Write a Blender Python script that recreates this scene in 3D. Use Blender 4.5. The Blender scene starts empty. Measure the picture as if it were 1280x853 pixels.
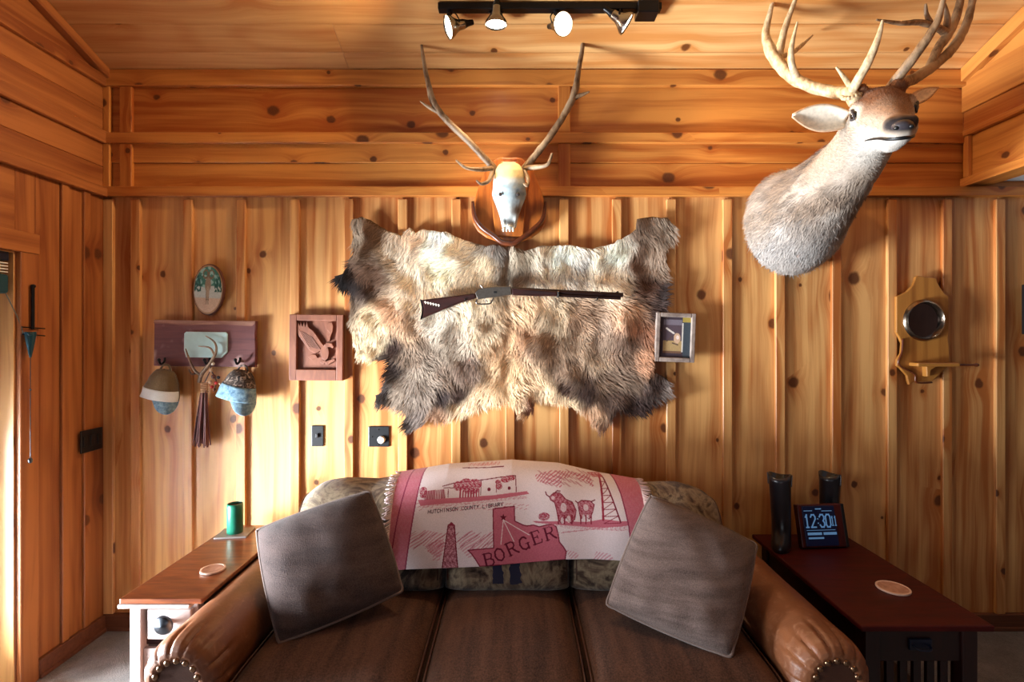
import bpy, math, random
import numpy as np
from mathutils import Vector, Matrix, noise
from mathutils.geometry import delaunay_2d_cdt

random.seed(7)
rng = np.random.default_rng(7)
scene = bpy.context.scene
COL = scene.collection
PI = math.pi

# ------------------------------------------------------------------ camera
F, CX, CY, D, H = 640.0, 645.0, 420.0, 2.78, 1.59     # focal length, centre of vision, distance to wall, eye height
S = F / D


def W(px, py, Y=0.0):
    d = D + Y
    return Vector(((px - CX) * d / F, Y, H - (py - CY) * d / F))


def lerp(a, b, t):
    return a + (b - a) * t


def sst(a, b, x):
    t = min(1.0, max(0.0, (x - a) / (b - a)))
    return t * t * (3 - 2 * t)


cam = bpy.data.cameras.new('camera')
cam.lens = 18.0
cam.sensor_width = 36.0
cam.sensor_fit = 'HORIZONTAL'
cam.shift_x = -(CX - 640) / 1280
cam.shift_y = (CY - 426.5) / 1280
cam.clip_start = 0.02
camo = bpy.data.objects.new('camera', cam)
COL.objects.link(camo)
camo.location = (0, -D, H)
camo.rotation_euler = (PI / 2, 0, 0)
scene.camera = camo


# ------------------------------------------------------------------ materials
def srgb(r, g, b):
    f = lambda c: c / 12.92 if c <= 0.04045 else ((c + 0.055) / 1.055) ** 2.4
    return (f(r / 255), f(g / 255), f(b / 255), 1.0)


class NT:
    def __init__(s, name):
        s.m = bpy.data.materials.new(name)
        s.m.use_nodes = True
        s.t = s.m.node_tree
        s.b = s.t.nodes['Principled BSDF']

    def n(s, typ, **kw):
        nd = s.t.nodes.new(typ)
        for k, v in kw.items():
            setattr(nd, k, v)
        return nd

    def put(s, sock, v):
        if v is None:
            return
        if isinstance(v, bpy.types.NodeSocket):
            s.t.links.new(v, sock)
        else:
            sock.default_value = v

    def math(s, op, a, b=None, c=None):
        nd = s.n('ShaderNodeMath', operation=op)
        s.put(nd.inputs[0], a); s.put(nd.inputs[1], b); s.put(nd.inputs[2], c)
        return nd.outputs[0]

    def mix(s, f, a, b, blend='MIX'):
        nd = s.n('ShaderNodeMix', data_type='RGBA', blend_type=blend)
        s.put(nd.inputs[0], f); s.put(nd.inputs[6], a); s.put(nd.inputs[7], b)
        return nd.outputs[2]

    def comb(s, x, y, z=0.0):
        nd = s.n('ShaderNodeCombineXYZ')
        s.put(nd.inputs[0], x); s.put(nd.inputs[1], y); s.put(nd.inputs[2], z)
        return nd.outputs[0]

    def sep(s, v):
        nd = s.n('ShaderNodeSeparateXYZ')
        s.put(nd.inputs[0], v)
        return nd.outputs

    def noise(s, vec, scale=1.0, detail=2.0, rough=0.5, dist=0.0):
        nd = s.n('ShaderNodeTexNoise')
        s.put(nd.inputs['Vector'], vec)
        nd.inputs['Scale'].default_value = scale
        nd.inputs['Detail'].default_value = detail
        nd.inputs['Roughness'].default_value = rough
        nd.inputs['Distortion'].default_value = dist
        return nd.outputs['Fac']

    def mr(s, x, a, b, c=0.0, d=1.0, smooth=False):
        nd = s.n('ShaderNodeMapRange')
        if smooth:
            nd.interpolation_type = 'SMOOTHSTEP'
        s.put(nd.inputs[0], x); s.put(nd.inputs[1], a); s.put(nd.inputs[2], b)
        s.put(nd.inputs[3], c); s.put(nd.inputs[4], d)
        return nd.outputs[0]

    def obj(s, scale=(1, 1, 1)):
        tc = s.n('ShaderNodeTexCoord')
        mp = s.n('ShaderNodeMapping')
        mp.inputs['Scale'].default_value = scale
        s.t.links.new(tc.outputs['Object'], mp.inputs['Vector'])
        return mp.outputs[0]

    def attr(s, name):
        return s.n('ShaderNodeAttribute', attribute_name=name)

    def ramp(s, f, stops):
        nd = s.n('ShaderNodeValToRGB')
        s.put(nd.inputs[0], f)
        el = nd.color_ramp.elements
        while len(el) < len(stops):
            el.new(0.5)
        for e, (p, c) in zip(el, stops):
            e.position = p; e.color = c
        return nd.outputs[0]

    def bump(s, h, strength=0.3, dist=0.002):
        nd = s.n('ShaderNodeBump')
        nd.inputs['Strength'].default_value = strength
        nd.inputs['Distance'].default_value = dist
        s.put(nd.inputs['Height'], h)
        s.t.links.new(nd.outputs[0], s.b.inputs['Normal'])

    def fin(s, col, rough=0.5, metal=0.0, spec=0.5, coat=0.0, coat_rough=0.2, sheen=0.0):
        s.put(s.b.inputs['Base Color'], col)
        s.put(s.b.inputs['Roughness'], rough)
        s.b.inputs['Metallic'].default_value = metal
        s.b.inputs['Specular IOR Level'].default_value = spec
        s.b.inputs['Coat Weight'].default_value = coat
        s.b.inputs['Coat Roughness'].default_value = coat_rough
        s.b.inputs['Sheen Weight'].default_value = sheen
        return s.m


def pine(name, light, dark, red, knots=0.35, rough=0.42, coat=0.1):
    """knotty pine; u runs along the grain, v across it, brd = a number per board"""
    q = NT(name)
    uv = q.sep(q.n('ShaderNodeUVMap', uv_map='UVMap').outputs[0])
    u, v = uv[0], uv[1]
    brd = q.attr('brd').outputs['Fac']
    vo = q.n('ShaderNodeTexVoronoi', voronoi_dimensions='2D', feature='F1')
    vo.inputs['Scale'].default_value = 1.0
    q.put(vo.inputs['Vector'], q.comb(q.math('MULTIPLY', u, 2.3), q.math('MULTIPLY', v, 4.6)))
    p = q.sep(vo.outputs['Position'])
    c = q.sep(vo.outputs['Color'])
    du = q.math('SUBTRACT', u, q.math('DIVIDE', p[0], 2.3))
    dv = q.math('SUBTRACT', v, q.math('DIVIDE', p[1], 4.6))
    wob = q.noise(q.comb(u, v, brd), 26.0, 2.0)
    wob = q.math('MULTIPLY', q.math('SUBTRACT', wob, 0.5), 0.018)
    d = q.math('ADD', q.math('SQRT', q.math('ADD', q.math('POWER', q.math('MULTIPLY', du, 0.85), 2.0), q.math('POWER', dv, 2.0))), wob)
    kr = q.math('MULTIPLY_ADD', q.math('POWER', c[0], 1.5), 0.022, 0.009)
    gate = q.math('GREATER_THAN', c[1], 1.0 - knots)
    dn = q.math('DIVIDE', d, kr)
    knot = q.math('MULTIPLY', q.mr(dn, 1.25, 0.7, smooth=True), gate)
    halo = q.math('MULTIPLY', q.math('EXPONENT', q.math('MULTIPLY', q.math('POWER', q.math('DIVIDE', dn, 2.6), 2.0), -1.0)), gate)
    low = q.noise(q.comb(q.math('MULTIPLY', u, 0.9), q.math('MULTIPLY', v, 2.5), brd), 1.0, 2.0)
    gv = q.math('ADD', q.math('ADD', v, q.math('MULTIPLY', low, 0.09)), q.math('MULTIPLY', q.math('MULTIPLY', halo, kr), 1.7))
    g1 = q.noise(q.comb(q.math('MULTIPLY', u, 0.7), q.math('MULTIPLY', gv, 24.0), brd), 1.0, 4.0, 0.55)
    g2 = q.noise(q.comb(q.math('MULTIPLY', u, 5.0), q.math('MULTIPLY', gv, 170.0)), 1.0, 2.0)
    ring = q.math('SINE', q.math('MULTIPLY', q.noise(q.comb(q.math('MULTIPLY', u, 0.45), q.math('MULTIPLY', gv, 3.6), brd), 1.0, 1.0), 46.0))
    ring = q.math('POWER', q.math('MULTIPLY_ADD', ring, 0.5, 0.5), 2.0)
    f = q.math('ADD', q.mr(g1, 0.34, 0.70), q.math('MULTIPLY_ADD', ring, 0.30, q.math('MULTIPLY_ADD', g2, 0.35, -0.28)))
    f = q.math('ADD', f, q.math('MULTIPLY_ADD', brd, 0.5, -0.25))
    f = q.math('ADD', f, q.math('MULTIPLY', halo, 0.45))
    nd = q.n('ShaderNodeClamp'); q.put(nd.inputs[0], f); f = nd.outputs[0]
    col = q.mix(f, light, dark)
    blot = q.noise(q.comb(q.math('MULTIPLY', u, 1.4), q.math('MULTIPLY', v, 6.0), brd), 1.0, 2.0)
    col = q.mix(q.math('MULTIPLY', q.mr(blot, 0.56, 0.78), 0.45), col, red)
    kc = q.mix(q.noise(q.comb(u, v), 160.0, 2.0), srgb(44, 18, 8), srgb(112, 56, 24))
    col = q.mix(q.math('MULTIPLY', knot, 0.9), col, kc)
    hgt = q.math('SUBTRACT', q.math('MULTIPLY', g2, 0.25), q.math('MULTIPLY', knot, 0.6))
    q.bump(hgt, 0.18, 0.002)
    return q.fin(col, rough, coat=coat, coat_rough=0.22)


def grainwood(name, c1, c2, scale=(6, 60, 60), rough=0.45, coat=0.0, knots=None, spec=0.5):
    q = NT(name)
    o = q.obj(scale)
    a = q.noise(o, 1.0, 4.0, 0.6, 0.6)
    col = q.mix(q.mr(a, 0.3, 0.7), c1, c2)
    if knots:
        b = q.noise(q.obj((1, 1, 1)), 9.0, 2.0)
        col = q.mix(q.mr(b, 0.6, 0.75), col, knots)
    q.bump(a, 0.15, 0.002)
    return q.fin(col, rough, coat=coat, coat_rough=0.15, spec=spec)


def plain(name, c, rough=0.5, metal=0.0, var=0.15, scale=40.0, bump=0.1, spec=0.5, coat=0.0):
    q = NT(name)
    nz = q.noise(q.obj(), scale, 3.0)
    dk = (c[0] * (1 - var), c[1] * (1 - var), c[2] * (1 - var), 1)
    lt = (min(1, c[0] * (1 + var)), min(1, c[1] * (1 + var)), min(1, c[2] * (1 + var)), 1)
    if bump:
        q.bump(nz, bump, 0.001)
    return q.fin(q.mix(nz, dk, lt), rough, metal, spec=spec, coat=coat)


def vcol(name, rough=0.8, var=0.2, scale=120.0, spec=0.3, sheen=0.0, bump=0.0):
    q = NT(name)
    c = q.attr('col').outputs['Color']
    nz = q.noise(q.obj(), scale, 3.0)
    k = q.mr(nz, 0.25, 0.75, 1 - var, 1 + var)
    kk = q.comb(k, k, k)
    col = q.mix(1.0, c, kk, 'MULTIPLY')
    if bump:
        q.bump(nz, bump, 0.002)
    return q.fin(col, rough, spec=spec, sheen=sheen)


def emit(name, c, st):
    q = NT(name)
    q.b.inputs['Emission Color'].default_value = c
    q.b.inputs['Emission Strength'].default_value = st
    return q.fin(c, 0.4)


def woven(name, c1, c2, scale=300.0, rough=0.95, sheen=0.25, streak=None, bump=0.5):
    q = NT(name)
    a = q.noise(q.obj(), scale, 2.0, 0.7)
    b = q.noise(q.obj(streak or (7, 7, 7)), 1.0, 3.0)
    f = q.math('ADD', q.math('MULTIPLY', q.mr(a, 0.3, 0.7), 0.55), q.math('MULTIPLY', q.mr(b, 0.3, 0.7), 0.45))
    q.bump(a, bump, 0.003)
    return q.fin(q.mix(f, c1, c2), rough, spec=0.15, sheen=sheen)


def leather(name, c1, c2, c3):
    q = NT(name)
    b = q.noise(q.obj((5, 3, 5)), 1.0, 4.0, 0.6, 0.5)
    w = q.noise(q.obj(), 28.0, 4.0, 0.7, 1.0)
    col = q.mix(q.mr(b, 0.3, 0.7), c1, c2)
    col = q.mix(q.math('MULTIPLY', q.mr(w, 0.52, 0.75), 0.5), col, c3)
    vo = q.n('ShaderNodeTexVoronoi', feature='DISTANCE_TO_EDGE')
    vo.inputs['Scale'].default_value = 160.0
    q.put(vo.inputs['Vector'], q.obj())
    h = q.math('ADD', q.math('MULTIPLY', vo.outputs['Distance'], 0.7), w)
    q.bump(h, 0.22, 0.003)
    return q.fin(col, q.mr(w, 0.3, 0.7, 0.36, 0.55), spec=0.5)


MT = {}
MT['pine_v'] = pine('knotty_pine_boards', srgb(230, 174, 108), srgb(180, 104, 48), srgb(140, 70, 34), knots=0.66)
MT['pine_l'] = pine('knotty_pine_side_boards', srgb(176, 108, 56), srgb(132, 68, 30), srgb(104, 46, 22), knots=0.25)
MT['pine_h'] = pine('knotty_pine_upper_boards', srgb(216, 142, 66), srgb(170, 88, 30), srgb(138, 60, 20), knots=0.72)
MT['pine_c'] = pine('pine_ceiling_boards', srgb(230, 180, 118), srgb(200, 134, 72), srgb(168, 94, 46), knots=0.35, rough=0.33, coat=0.35)
MT['far_wall'] = grainwood('dark_brown_far_wall', srgb(74, 46, 32), srgb(50, 30, 22), (30, 30, 3), 0.6)
MT['base'] = grainwood('reddish_trim_wood', srgb(120, 70, 44), srgb(90, 46, 30), (3, 50, 50))
MT['carpet'] = woven('beige_carpet', srgb(66, 58, 56), srgb(138, 126, 120), 210.0, 1.0, 0.3, (9, 9, 9), 1.0)
MT['white_ceiling'] = plain('white_ceiling_paint', srgb(214, 218, 222), 0.9, var=0.03)
MT['black'] = plain('black_plastic', srgb(20, 20, 22), 0.4, var=0.2)
MT['blackmetal'] = plain('black_metal', srgb(24, 22, 24), 0.35, 0.6, var=0.3)
MT['chrome'] = plain('brushed_steel', srgb(150, 146, 140), 0.22, 1.0, var=0.1)
MT['bulb'] = emit('lit_bulb_face', srgb(255, 240, 214), 9.0)
MT['antler'] = NT('antler_bone')
q = MT['antler']
_a = q.noise(q.obj((60, 60, 25)), 1.0, 4.0, 0.6)
_b = q.noise(q.obj(), 7.0, 2.0)
_c = q.mix(q.mr(_a, 0.3, 0.7), srgb(74, 50, 32), srgb(150, 118, 86))
_c = q.mix(q.math('MULTIPLY', q.mr(_b, 0.45, 0.65), 0.6), _c, srgb(182, 154, 122))
q.bump(_a, 0.5, 0.003)
MT['antler'] = q.fin(_c, 0.55)
q = NT('pale_antler_bone')
_a = q.noise(q.obj((60, 60, 25)), 1.0, 4.0, 0.6)
_c = q.mix(q.mr(_a, 0.3, 0.7), srgb(150, 116, 82), srgb(226, 204, 164))
q.bump(_a, 0.4, 0.003)
MT['antler_pale'] = q.fin(_c, 0.5)
MT['fur'] = vcol('fur_hair', 0.75, 0.25, 300.0, 0.25, 0.1)
MT['skin'] = vcol('hide_skin', 0.9, 0.2, 60.0, 0.2)
MT['paint'] = vcol('painted_surface', 0.6, 0.12, 150.0, 0.4)
MT['bone'] = vcol('skull_bone', 0.5, 0.12, 70.0, 0.4, bump=0.4)
MT['cloth'] = vcol('woven_throw', 0.95, 0.14, 420.0, 0.1, 0.2, bump=0.5)
MT['plaque'] = grainwood('stained_plaque_wood', srgb(196, 112, 44), srgb(150, 76, 28), (50, 50, 5), 0.35, 0.2)
MT['plaque_dark'] = grainwood('dark_carved_edge', srgb(110, 52, 24), srgb(72, 32, 16), (30, 30, 8), 0.35, 0.2)
MT['leather'] = leather('worn_brown_leather', srgb(136, 84, 52), srgb(100, 56, 32), srgb(172, 126, 96))
MT['leather_dark'] = leather('seam_leather', srgb(86, 50, 34), srgb(62, 34, 24), srgb(104, 74, 58))
MT['seat'] = woven('brown_chenille_seat', srgb(34, 21, 17), srgb(104, 72, 56), 170.0, 0.8, 0.04, (22, 2.4, 5), 0.5)
MT['pillow'] = woven('brown_grey_pillow_weave', srgb(40, 31, 30), srgb(98, 80, 76), 260.0, 0.95, 0.12, (5, 5, 22), 0.9)
MT['pillow_r'] = woven('taupe_pillow_weave', srgb(62, 50, 47), srgb(130, 110, 103), 260.0, 0.95, 0.12, (5, 5, 40), 0.9)
MT['piping'] = woven('pillow_piping', srgb(92, 76, 72), srgb(132, 114, 106), 300.0)
MT['brass'] = plain('antique_brass_nail', srgb(150, 118, 92), 0.28, 1.0, var=0.2)
MT['table_top'] = grainwood('red_brown_table_top', srgb(150, 84, 46), srgb(98, 46, 26), (7, 40, 40), 0.3, 0.35)
MT['white_paint'] = plain('white_painted_wood', srgb(180, 165, 161), 0.45, var=0.05, scale=12)
MT['mahogany'] = grainwood('dark_mahogany', srgb(78, 12, 8), srgb(56, 7, 5), (5, 30, 30), 0.5, 0.0, spec=0.25)
MT['mahogany_dark'] = grainwood('dark_mahogany_frame', srgb(46, 14, 10), srgb(28, 8, 7), (30, 30, 5), 0.4, 0.0)
MT['pewter'] = plain('dark_pewter', srgb(90, 96, 104), 0.3, 1.0, var=0.2)
MT['coaster'] = grainwood('pale_pink_coaster', srgb(206, 160, 136), srgb(166, 114, 94), (30, 30, 30), 0.5)
MT['coaster_rim'] = plain('coaster_rim', srgb(226, 190, 168), 0.5, var=0.08)
MT['slate'] = plain('grey_slate', srgb(136, 126, 122), 0.4, var=0.15)
MT['green'] = plain('green_enamel', srgb(16, 98, 76), 0.35, var=0.2, scale=30, coat=0.2)
MT['rustic'] = grainwood('weathered_maroon_board', srgb(122, 66, 62), srgb(84, 42, 42), (4, 40, 40), 0.7, knots=srgb(186, 150, 142))
MT['rustic_edge'] = grainwood('bare_worn_edge', srgb(176, 128, 104), srgb(120, 72, 60), (6, 60, 60), 0.75)
MT['mint'] = plain('pale_blue_paint', srgb(196, 228, 226), 0.55, var=0.1, scale=60)
MT['carved'] = grainwood('carved_brown_wood', srgb(150, 92, 66), srgb(116, 66, 48), (30, 30, 8), 0.5)
MT['carved_dark'] = grainwood('dark_carved_recess', srgb(112, 64, 48), srgb(78, 42, 32), (30, 30, 8), 0.55)
MT['rattan'] = grainwood('maroon_leather_fringe', srgb(140, 88, 84), srgb(82, 46, 46), (70, 70, 4), 0.6)
MT['rawhide'] = plain('rawhide_wrap', srgb(206, 166, 130), 0.6)
MT['red'] = plain('red_bead', srgb(176, 30, 24), 0.35)
MT['khaki'] = woven('brown_cap_mesh', srgb(86, 68, 46), srgb(124, 102, 72), 260.0)
MT['whitecap'] = woven('white_cap_front', srgb(222, 222, 216), srgb(246, 246, 240), 260.0)
MT['denim'] = woven('faded_denim', srgb(64, 96, 124), srgb(150, 182, 196), 60.0, 0.9, 0.2, (30, 30, 30))
q = NT('camouflage_cap_cloth')
_a = q.noise(q.obj(), 34.0, 3.0, 0.6, 1.5)
MT['camo'] = q.fin(q.ramp(_a, [(0.38, srgb(18, 15, 15)), (0.47, srgb(84, 66, 54)), (0.54, srgb(30, 26, 28)), (0.62, srgb(156, 136, 122))]), 0.9)
MT['gunwood'] = grainwood('dark_walnut_stock', srgb(58, 26, 22), srgb(30, 14, 14), (8, 40, 40), 0.3, 0.3)
MT['gunmetal'] = plain('dark_brown_barrel', srgb(44, 26, 24), 0.35, 0.5, var=0.3)
MT['receiver'] = plain('worn_steel_receiver', srgb(120, 112, 104), 0.35, 0.9, var=0.35, scale=90)
MT['inlay'] = plain('cream_inlay', srgb(226, 214, 196), 0.5, var=0.1)
MT['greyframe'] = grainwood('grey_weathered_frame', srgb(176, 158, 146), srgb(118, 100, 92), (20, 20, 20), 0.65)
MT['tan_shelf'] = pine('honey_shelf_board', srgb(186, 124, 56), srgb(142, 82, 32), srgb(116, 58, 22), knots=0.2, rough=0.35, coat=0.2)
q = NT('mirror_glass')
MT['mirror'] = q.fin(srgb(150, 140, 140), q.mr(q.noise(q.obj(), 6.0), 0, 1, 0.02, 0.05), 1.0)
MT['rim'] = plain('pewter_ring', srgb(150, 136, 120), 0.25, 1.0)
MT['teal'] = plain('dark_teal_plastic', srgb(16, 62, 74), 0.35)
MT['navy'] = plain('dark_navy_plastic', srgb(14, 22, 44), 0.4)
MT['slat'] = plain('white_blind_slat', srgb(232, 234, 230), 0.5, var=0.03)
MT['cord'] = plain('grey_cord', srgb(110, 108, 100), 0.7)
MT['bootleather'] = plain('black_boot_leather', srgb(26, 24, 30), 0.3, var=0.4, scale=14, bump=0.4, coat=0.3)
MT['boot_trim'] = plain('boot_silver_trim', srgb(110, 104, 104), 0.35, 0.7)
MT['clockwood'] = grainwood('red_clock_case', srgb(92, 22, 16), srgb(58, 12, 10), (30, 30, 6), 0.4)
MT['screen'] = emit('navy_clock_screen', srgb(8, 14, 40), 0.25)
MT['digits'] = emit('pale_blue_clock_digits', srgb(96, 140, 184), 0.35)
MT['socket'] = plain('painted_socket_shade', srgb(52, 42, 40), 0.8)  # dark colour standing for shade in the skull sockets
q = NT('brown_glass_eye')
MT['eye'] = q.fin(q.mix(q.noise(q.obj(), 60.0), srgb(24, 18, 14), srgb(50, 36, 24)), 0.08, coat=0.8)
MT['nosepad'] = plain('black_nose_pad', srgb(62, 56, 60), 0.35, var=0.3, scale=120, bump=0.4)
q = NT('window_glass')
_tr = q.n('ShaderNodeBsdfTransparent'); _gl = q.n('ShaderNodeBsdfGlossy'); _mx = q.n('ShaderNodeMixShader')
_gl.inputs['Roughness'].default_value = 0.02
_fr = q.n('ShaderNodeFresnel'); _fr.inputs[0].default_value = 1.45
q.t.links.new(_fr.outputs[0], _mx.inputs[0]); q.t.links.new(_tr.outputs[0], _mx.inputs[1]); q.t.links.new(_gl.outputs[0], _mx.inputs[2])
q.t.links.new(_mx.outputs[0], q.t.nodes['Material Output'].inputs['Surface'])
MT['glass'] = q.m

# tapestry with woodland animals on the back cushions
q = NT('woodland_tapestry')
_a = q.noise(q.obj((1, 1, 1)), 5.5, 4.0, 0.6, 1.6)
_l = q.noise(q.obj((24, 24, 5)), 1.0, 3.0, 0.7, 2.0)
_c = q.ramp(_a, [(0.36, srgb(40, 28, 24)), (0.46, srgb(104, 84, 68)), (0.54, srgb(142, 124, 100)), (0.64, srgb(70, 54, 44))])
_c = q.mix(q.math('MULTIPLY', q.mr(_l, 0.5, 0.68), 0.5), _c, srgb(52, 40, 36))
_p = q.sep(q.obj())
_w = q.math('MULTIPLY_ADD', q.noise(q.obj(), 18.0, 2.0), 0.05, -0.025)
_x = q.math('ADD', _p[0], _w)
def _leg(x0, x1):
    return q.math('MULTIPLY', q.math('GREATER_THAN', _x, x0), q.math('LESS_THAN', _x, x1))
_lg = q.math('MULTIPLY', q.math('MAXIMUM', _leg(-0.072, -0.026), _leg(0.006, 0.05)), q.math('LESS_THAN', _p[2], 0.66))
_lg = q.math('MULTIPLY', _lg, q.math('GREATER_THAN', q.math('ADD', _p[2], _w), 0.525))
_c = q.mix(_lg, _c, srgb(38, 36, 58))
q.bump(q.noise(q.obj(), 330.0, 2.0), 0.5, 0.002)
MT['tapestry'] = q.fin(_c, 0.95, spec=0.15, sheen=0.2)


# ------------------------------------------------------------------ mesh builder
BASE = {}


class MB:
    def __init__(s):
        s.v = []; s.f = []; s.m = []; s.uv = []; s.brd = []; s.col = []; s.haswood = False

    def add(s, vs, fs, mat=0, col=None, uvs=None, brd=0.5):
        o = len(s.v)
        s.v += [Vector(p) for p in vs]
        for k, f in enumerate(fs):
            s.f.append([i + o for i in f]); s.m.append(mat); s.brd.append(brd)
            s.uv.append(uvs[k] if uvs else None)
        c = col if col is not None else (0.5, 0.5, 0.5, 1)
        s.col += (list(col) if isinstance(col, list) else [c] * len(vs))

    def box(s, a, b, mat=0, M=None, col=None):
        x0, y0, z0 = a; x1, y1, z1 = b
        vs = [(x0, y0, z0), (x1, y0, z0), (x1, y1, z0), (x0, y1, z0), (x0, y0, z1), (x1, y0, z1), (x1, y1, z1), (x0, y1, z1)]
        if M is not None:
            vs = [M @ Vector(p) for p in vs]
        s.add(vs, [(0, 3, 2, 1), (4, 5, 6, 7), (0, 1, 5, 4), (1, 2, 6, 5), (2, 3, 7, 6), (3, 0, 4, 7)], mat, col)

    def board(s, a, b, axis, mat=0, M=None, slope=None):
        """a plank with its grain along axis (0 x, 1 y, 2 z)"""
        s.haswood = True
        x0, y0, z0 = [min(p, r) for p, r in zip(a, b)]; x1, y1, z1 = [max(p, r) for p, r in zip(a, b)]
        vs = [(x0, y0, z0), (x1, y0, z0), (x1, y1, z0), (x0, y1, z0), (x0, y0, z1), (x1, y0, z1), (x1, y1, z1), (x0, y1, z1)]
        fs = [(0, 3, 2, 1), (4, 5, 6, 7), (0, 1, 5, 4), (1, 2, 6, 5), (2, 3, 7, 6), (3, 0, 4, 7)]
        nax = [2, 2, 1, 0, 1, 0]
        ou, ov = random.uniform(0, 60), random.uniform(0, 60)
        uvs = []
        for f, na in zip(fs, nax):
            if na == axis:
                i, j = [k for k in range(3) if k != axis]
            else:
                i = axis; j = 3 - axis - na
            uvs.append([(vs[k][i] + ou, vs[k][j] + ov + 0.3 * na) for k in f])
        if slope:
            vs = [slope(Vector(p)) for p in vs]
        if M is not None:
            vs = [M @ Vector(p) for p in vs]
        s.add(vs, fs, mat, None, uvs, random.random())

    def tube(s, pts, rad, n=10, mat=0, sub=6, col=None, ell=1.0, rnd=0.0):
        pts = [Vector(p) for p in pts]
        if not isinstance(rad, (list, tuple)):
            rad = [rad] * len(pts)
        P, R = [], []
        m = len(pts)
        for i in range(m - 1):
            p0, p1, p2, p3 = pts[max(0, i - 1)], pts[i], pts[i + 1], pts[min(m - 1, i + 2)]
            for k in range(sub):
                t = k / sub
                P.append(0.5 * ((2 * p1) + (p2 - p0) * t + (2 * p0 - 5 * p1 + 4 * p2 - p3) * t * t + (3 * p1 - p0 - 3 * p2 + p3) * t ** 3))
                R.append(lerp(rad[i], rad[i + 1], t))
        P.append(pts[-1]); R.append(rad[-1])
        up = None
        vs = []
        for i, p in enumerate(P):
            t = (P[min(i + 1, len(P) - 1)] - P[max(i - 1, 0)])
            if t.length < 1e-9:
                t = Vector((0, 0, 1))
            t.normalize()
            if up is None:
                up = t.orthogonal().normalized()
            up = (up - t * up.dot(t))
            if up.length < 1e-6:
                up = t.orthogonal()
            up.normalize()
            sd = t.cross(up)
            for k in range(n):
                a = 2 * PI * k / n
                r = R[i]
                if rnd:
                    r *= 1 + rnd * noise.noise(Vector((k * 0.9, p.x * 30, p.z * 30)))
                vs.append(p + up * (math.cos(a) * r) + sd * (math.sin(a) * r * ell))
        fs = []
        for i in range(len(P) - 1):
            for k in range(n):
                fs.append((i * n + k, i * n + (k + 1) % n, (i + 1) * n + (k + 1) % n, (i + 1) * n + k))
        fs.append(tuple(range(n))[::-1]); fs.append(tuple((len(P) - 1) * n + k for k in range(n)))
        s.add(vs, fs, mat, col)

    def lathe(s, prof, O, ax=(0, 0, 1), n=24, mat=0, col=None, caps=True, sx=1.0, sy=1.0):
        ax = Vector(ax).normalized()
        ux = ax.orthogonal().normalized() if abs(ax.z) < 0.99 else Vector((1, 0, 0))
        uy = ax.cross(ux)
        O = Vector(O)
        vs, fs = [], []
        for r, h in prof:
            for k in range(n):
                a = 2 * PI * k / n
                vs.append(O + ax * h + ux * (r * sx * math.cos(a)) + uy * (r * sy * math.sin(a)))
        for i in range(len(prof) - 1):
            for k in range(n):
                fs.append((i * n + k, i * n + (k + 1) % n, (i + 1) * n + (k + 1) % n, (i + 1) * n + k))
        if caps:
            fs.append(tuple(range(n))[::-1]); fs.append(tuple((len(prof) - 1) * n + k for k in range(n)))
        s.add(vs, fs, mat, col)

    def prism(s, poly, y0, y1, mat=0, M=None, col=None):
        """poly of (x, z); extruded along y from y0 (back) to y1 (front)"""
        n = len(poly)
        ar = sum(poly[i][0] * poly[(i + 1) % n][1] - poly[(i + 1) % n][0] * poly[i][1] for i in range(n))
        if ar < 0:
            poly = poly[::-1]
        vs = [(p[0], y0, p[1]) for p in poly] + [(p[0], y1, p[1]) for p in poly]
        if M is not None:
            vs = [M @ Vector(p) for p in vs]
        fs = [tuple(range(n))[::-1], tuple(range(n, 2 * n))] if y1 > y0 else [tuple(range(n)), tuple(range(n, 2 * n))[::-1]]
        if y1 <= y0:
            fs = [tuple(range(n))[::-1], tuple(range(n, 2 * n))]
        for i in range(n):
            j = (i + 1) % n
            fs.append((i, j, n + j, n + i))
        s.add(vs, fs, mat, col)

    def grid(s, fn, nu, nv, mat=0, colfn=None, wrap=False):
        vs, cs, fs = [], [], []
        for i in range(nu + 1):
            for j in range(nv + 1):
                p = fn(i / nu, j / nv)
                vs.append(p)
                if colfn:
                    cs.append(colfn(i / nu, j / nv))
        for i in range(nu):
            for j in range(nv):
                a = i * (nv + 1) + j
                fs.append((a, a + 1, a + nv + 2, a + nv + 1))
        s.add(vs, fs, mat, cs if colfn else None)

    def ball(s, O, r, mat=0, sc=(1, 1, 1), n=12, col=None):
        O = Vector(O)
        vs, fs = [], []
        h = max(4, n // 2)
        for i in range(h + 1):
            t = PI * i / h
            for k in range(n):
                a = 2 * PI * k / n
                vs.append(O + Vector((r * sc[0] * math.sin(t) * math.cos(a), r * sc[1] * math.sin(t) * math.sin(a), r * sc[2] * math.cos(t))))
        for i in range(h):
            for k in range(n):
                fs.append((i * n + k, (i + 1) * n + k, (i + 1) * n + (k + 1) % n, i * n + (k + 1) % n))
        s.add(vs, fs, mat, col)

    def build(s, name, mats, parent=None, smooth=None, bevel=0.0, seg=2, vc=False, fix=True, subd=0):
        if not isinstance(mats, (list, tuple)):
            mats = [mats]
        off = BASE.get(parent.name, Vector((0, 0, 0))) if parent else Vector((0, 0, 0))
        if not parent:
            xs = [p.x for p in s.v]; ys = [p.y for p in s.v]; zs = [p.z for p in s.v]
            off = Vector(((min(xs) + max(xs)) / 2, (min(ys) + max(ys)) / 2, min(zs)))
        me = bpy.data.meshes.new(name)
        me.from_pydata([tuple(p - off) for p in s.v], [], s.f)
        for m in mats:
            me.materials.append(m)
        me.polygons.foreach_set('material_index', s.m)
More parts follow.
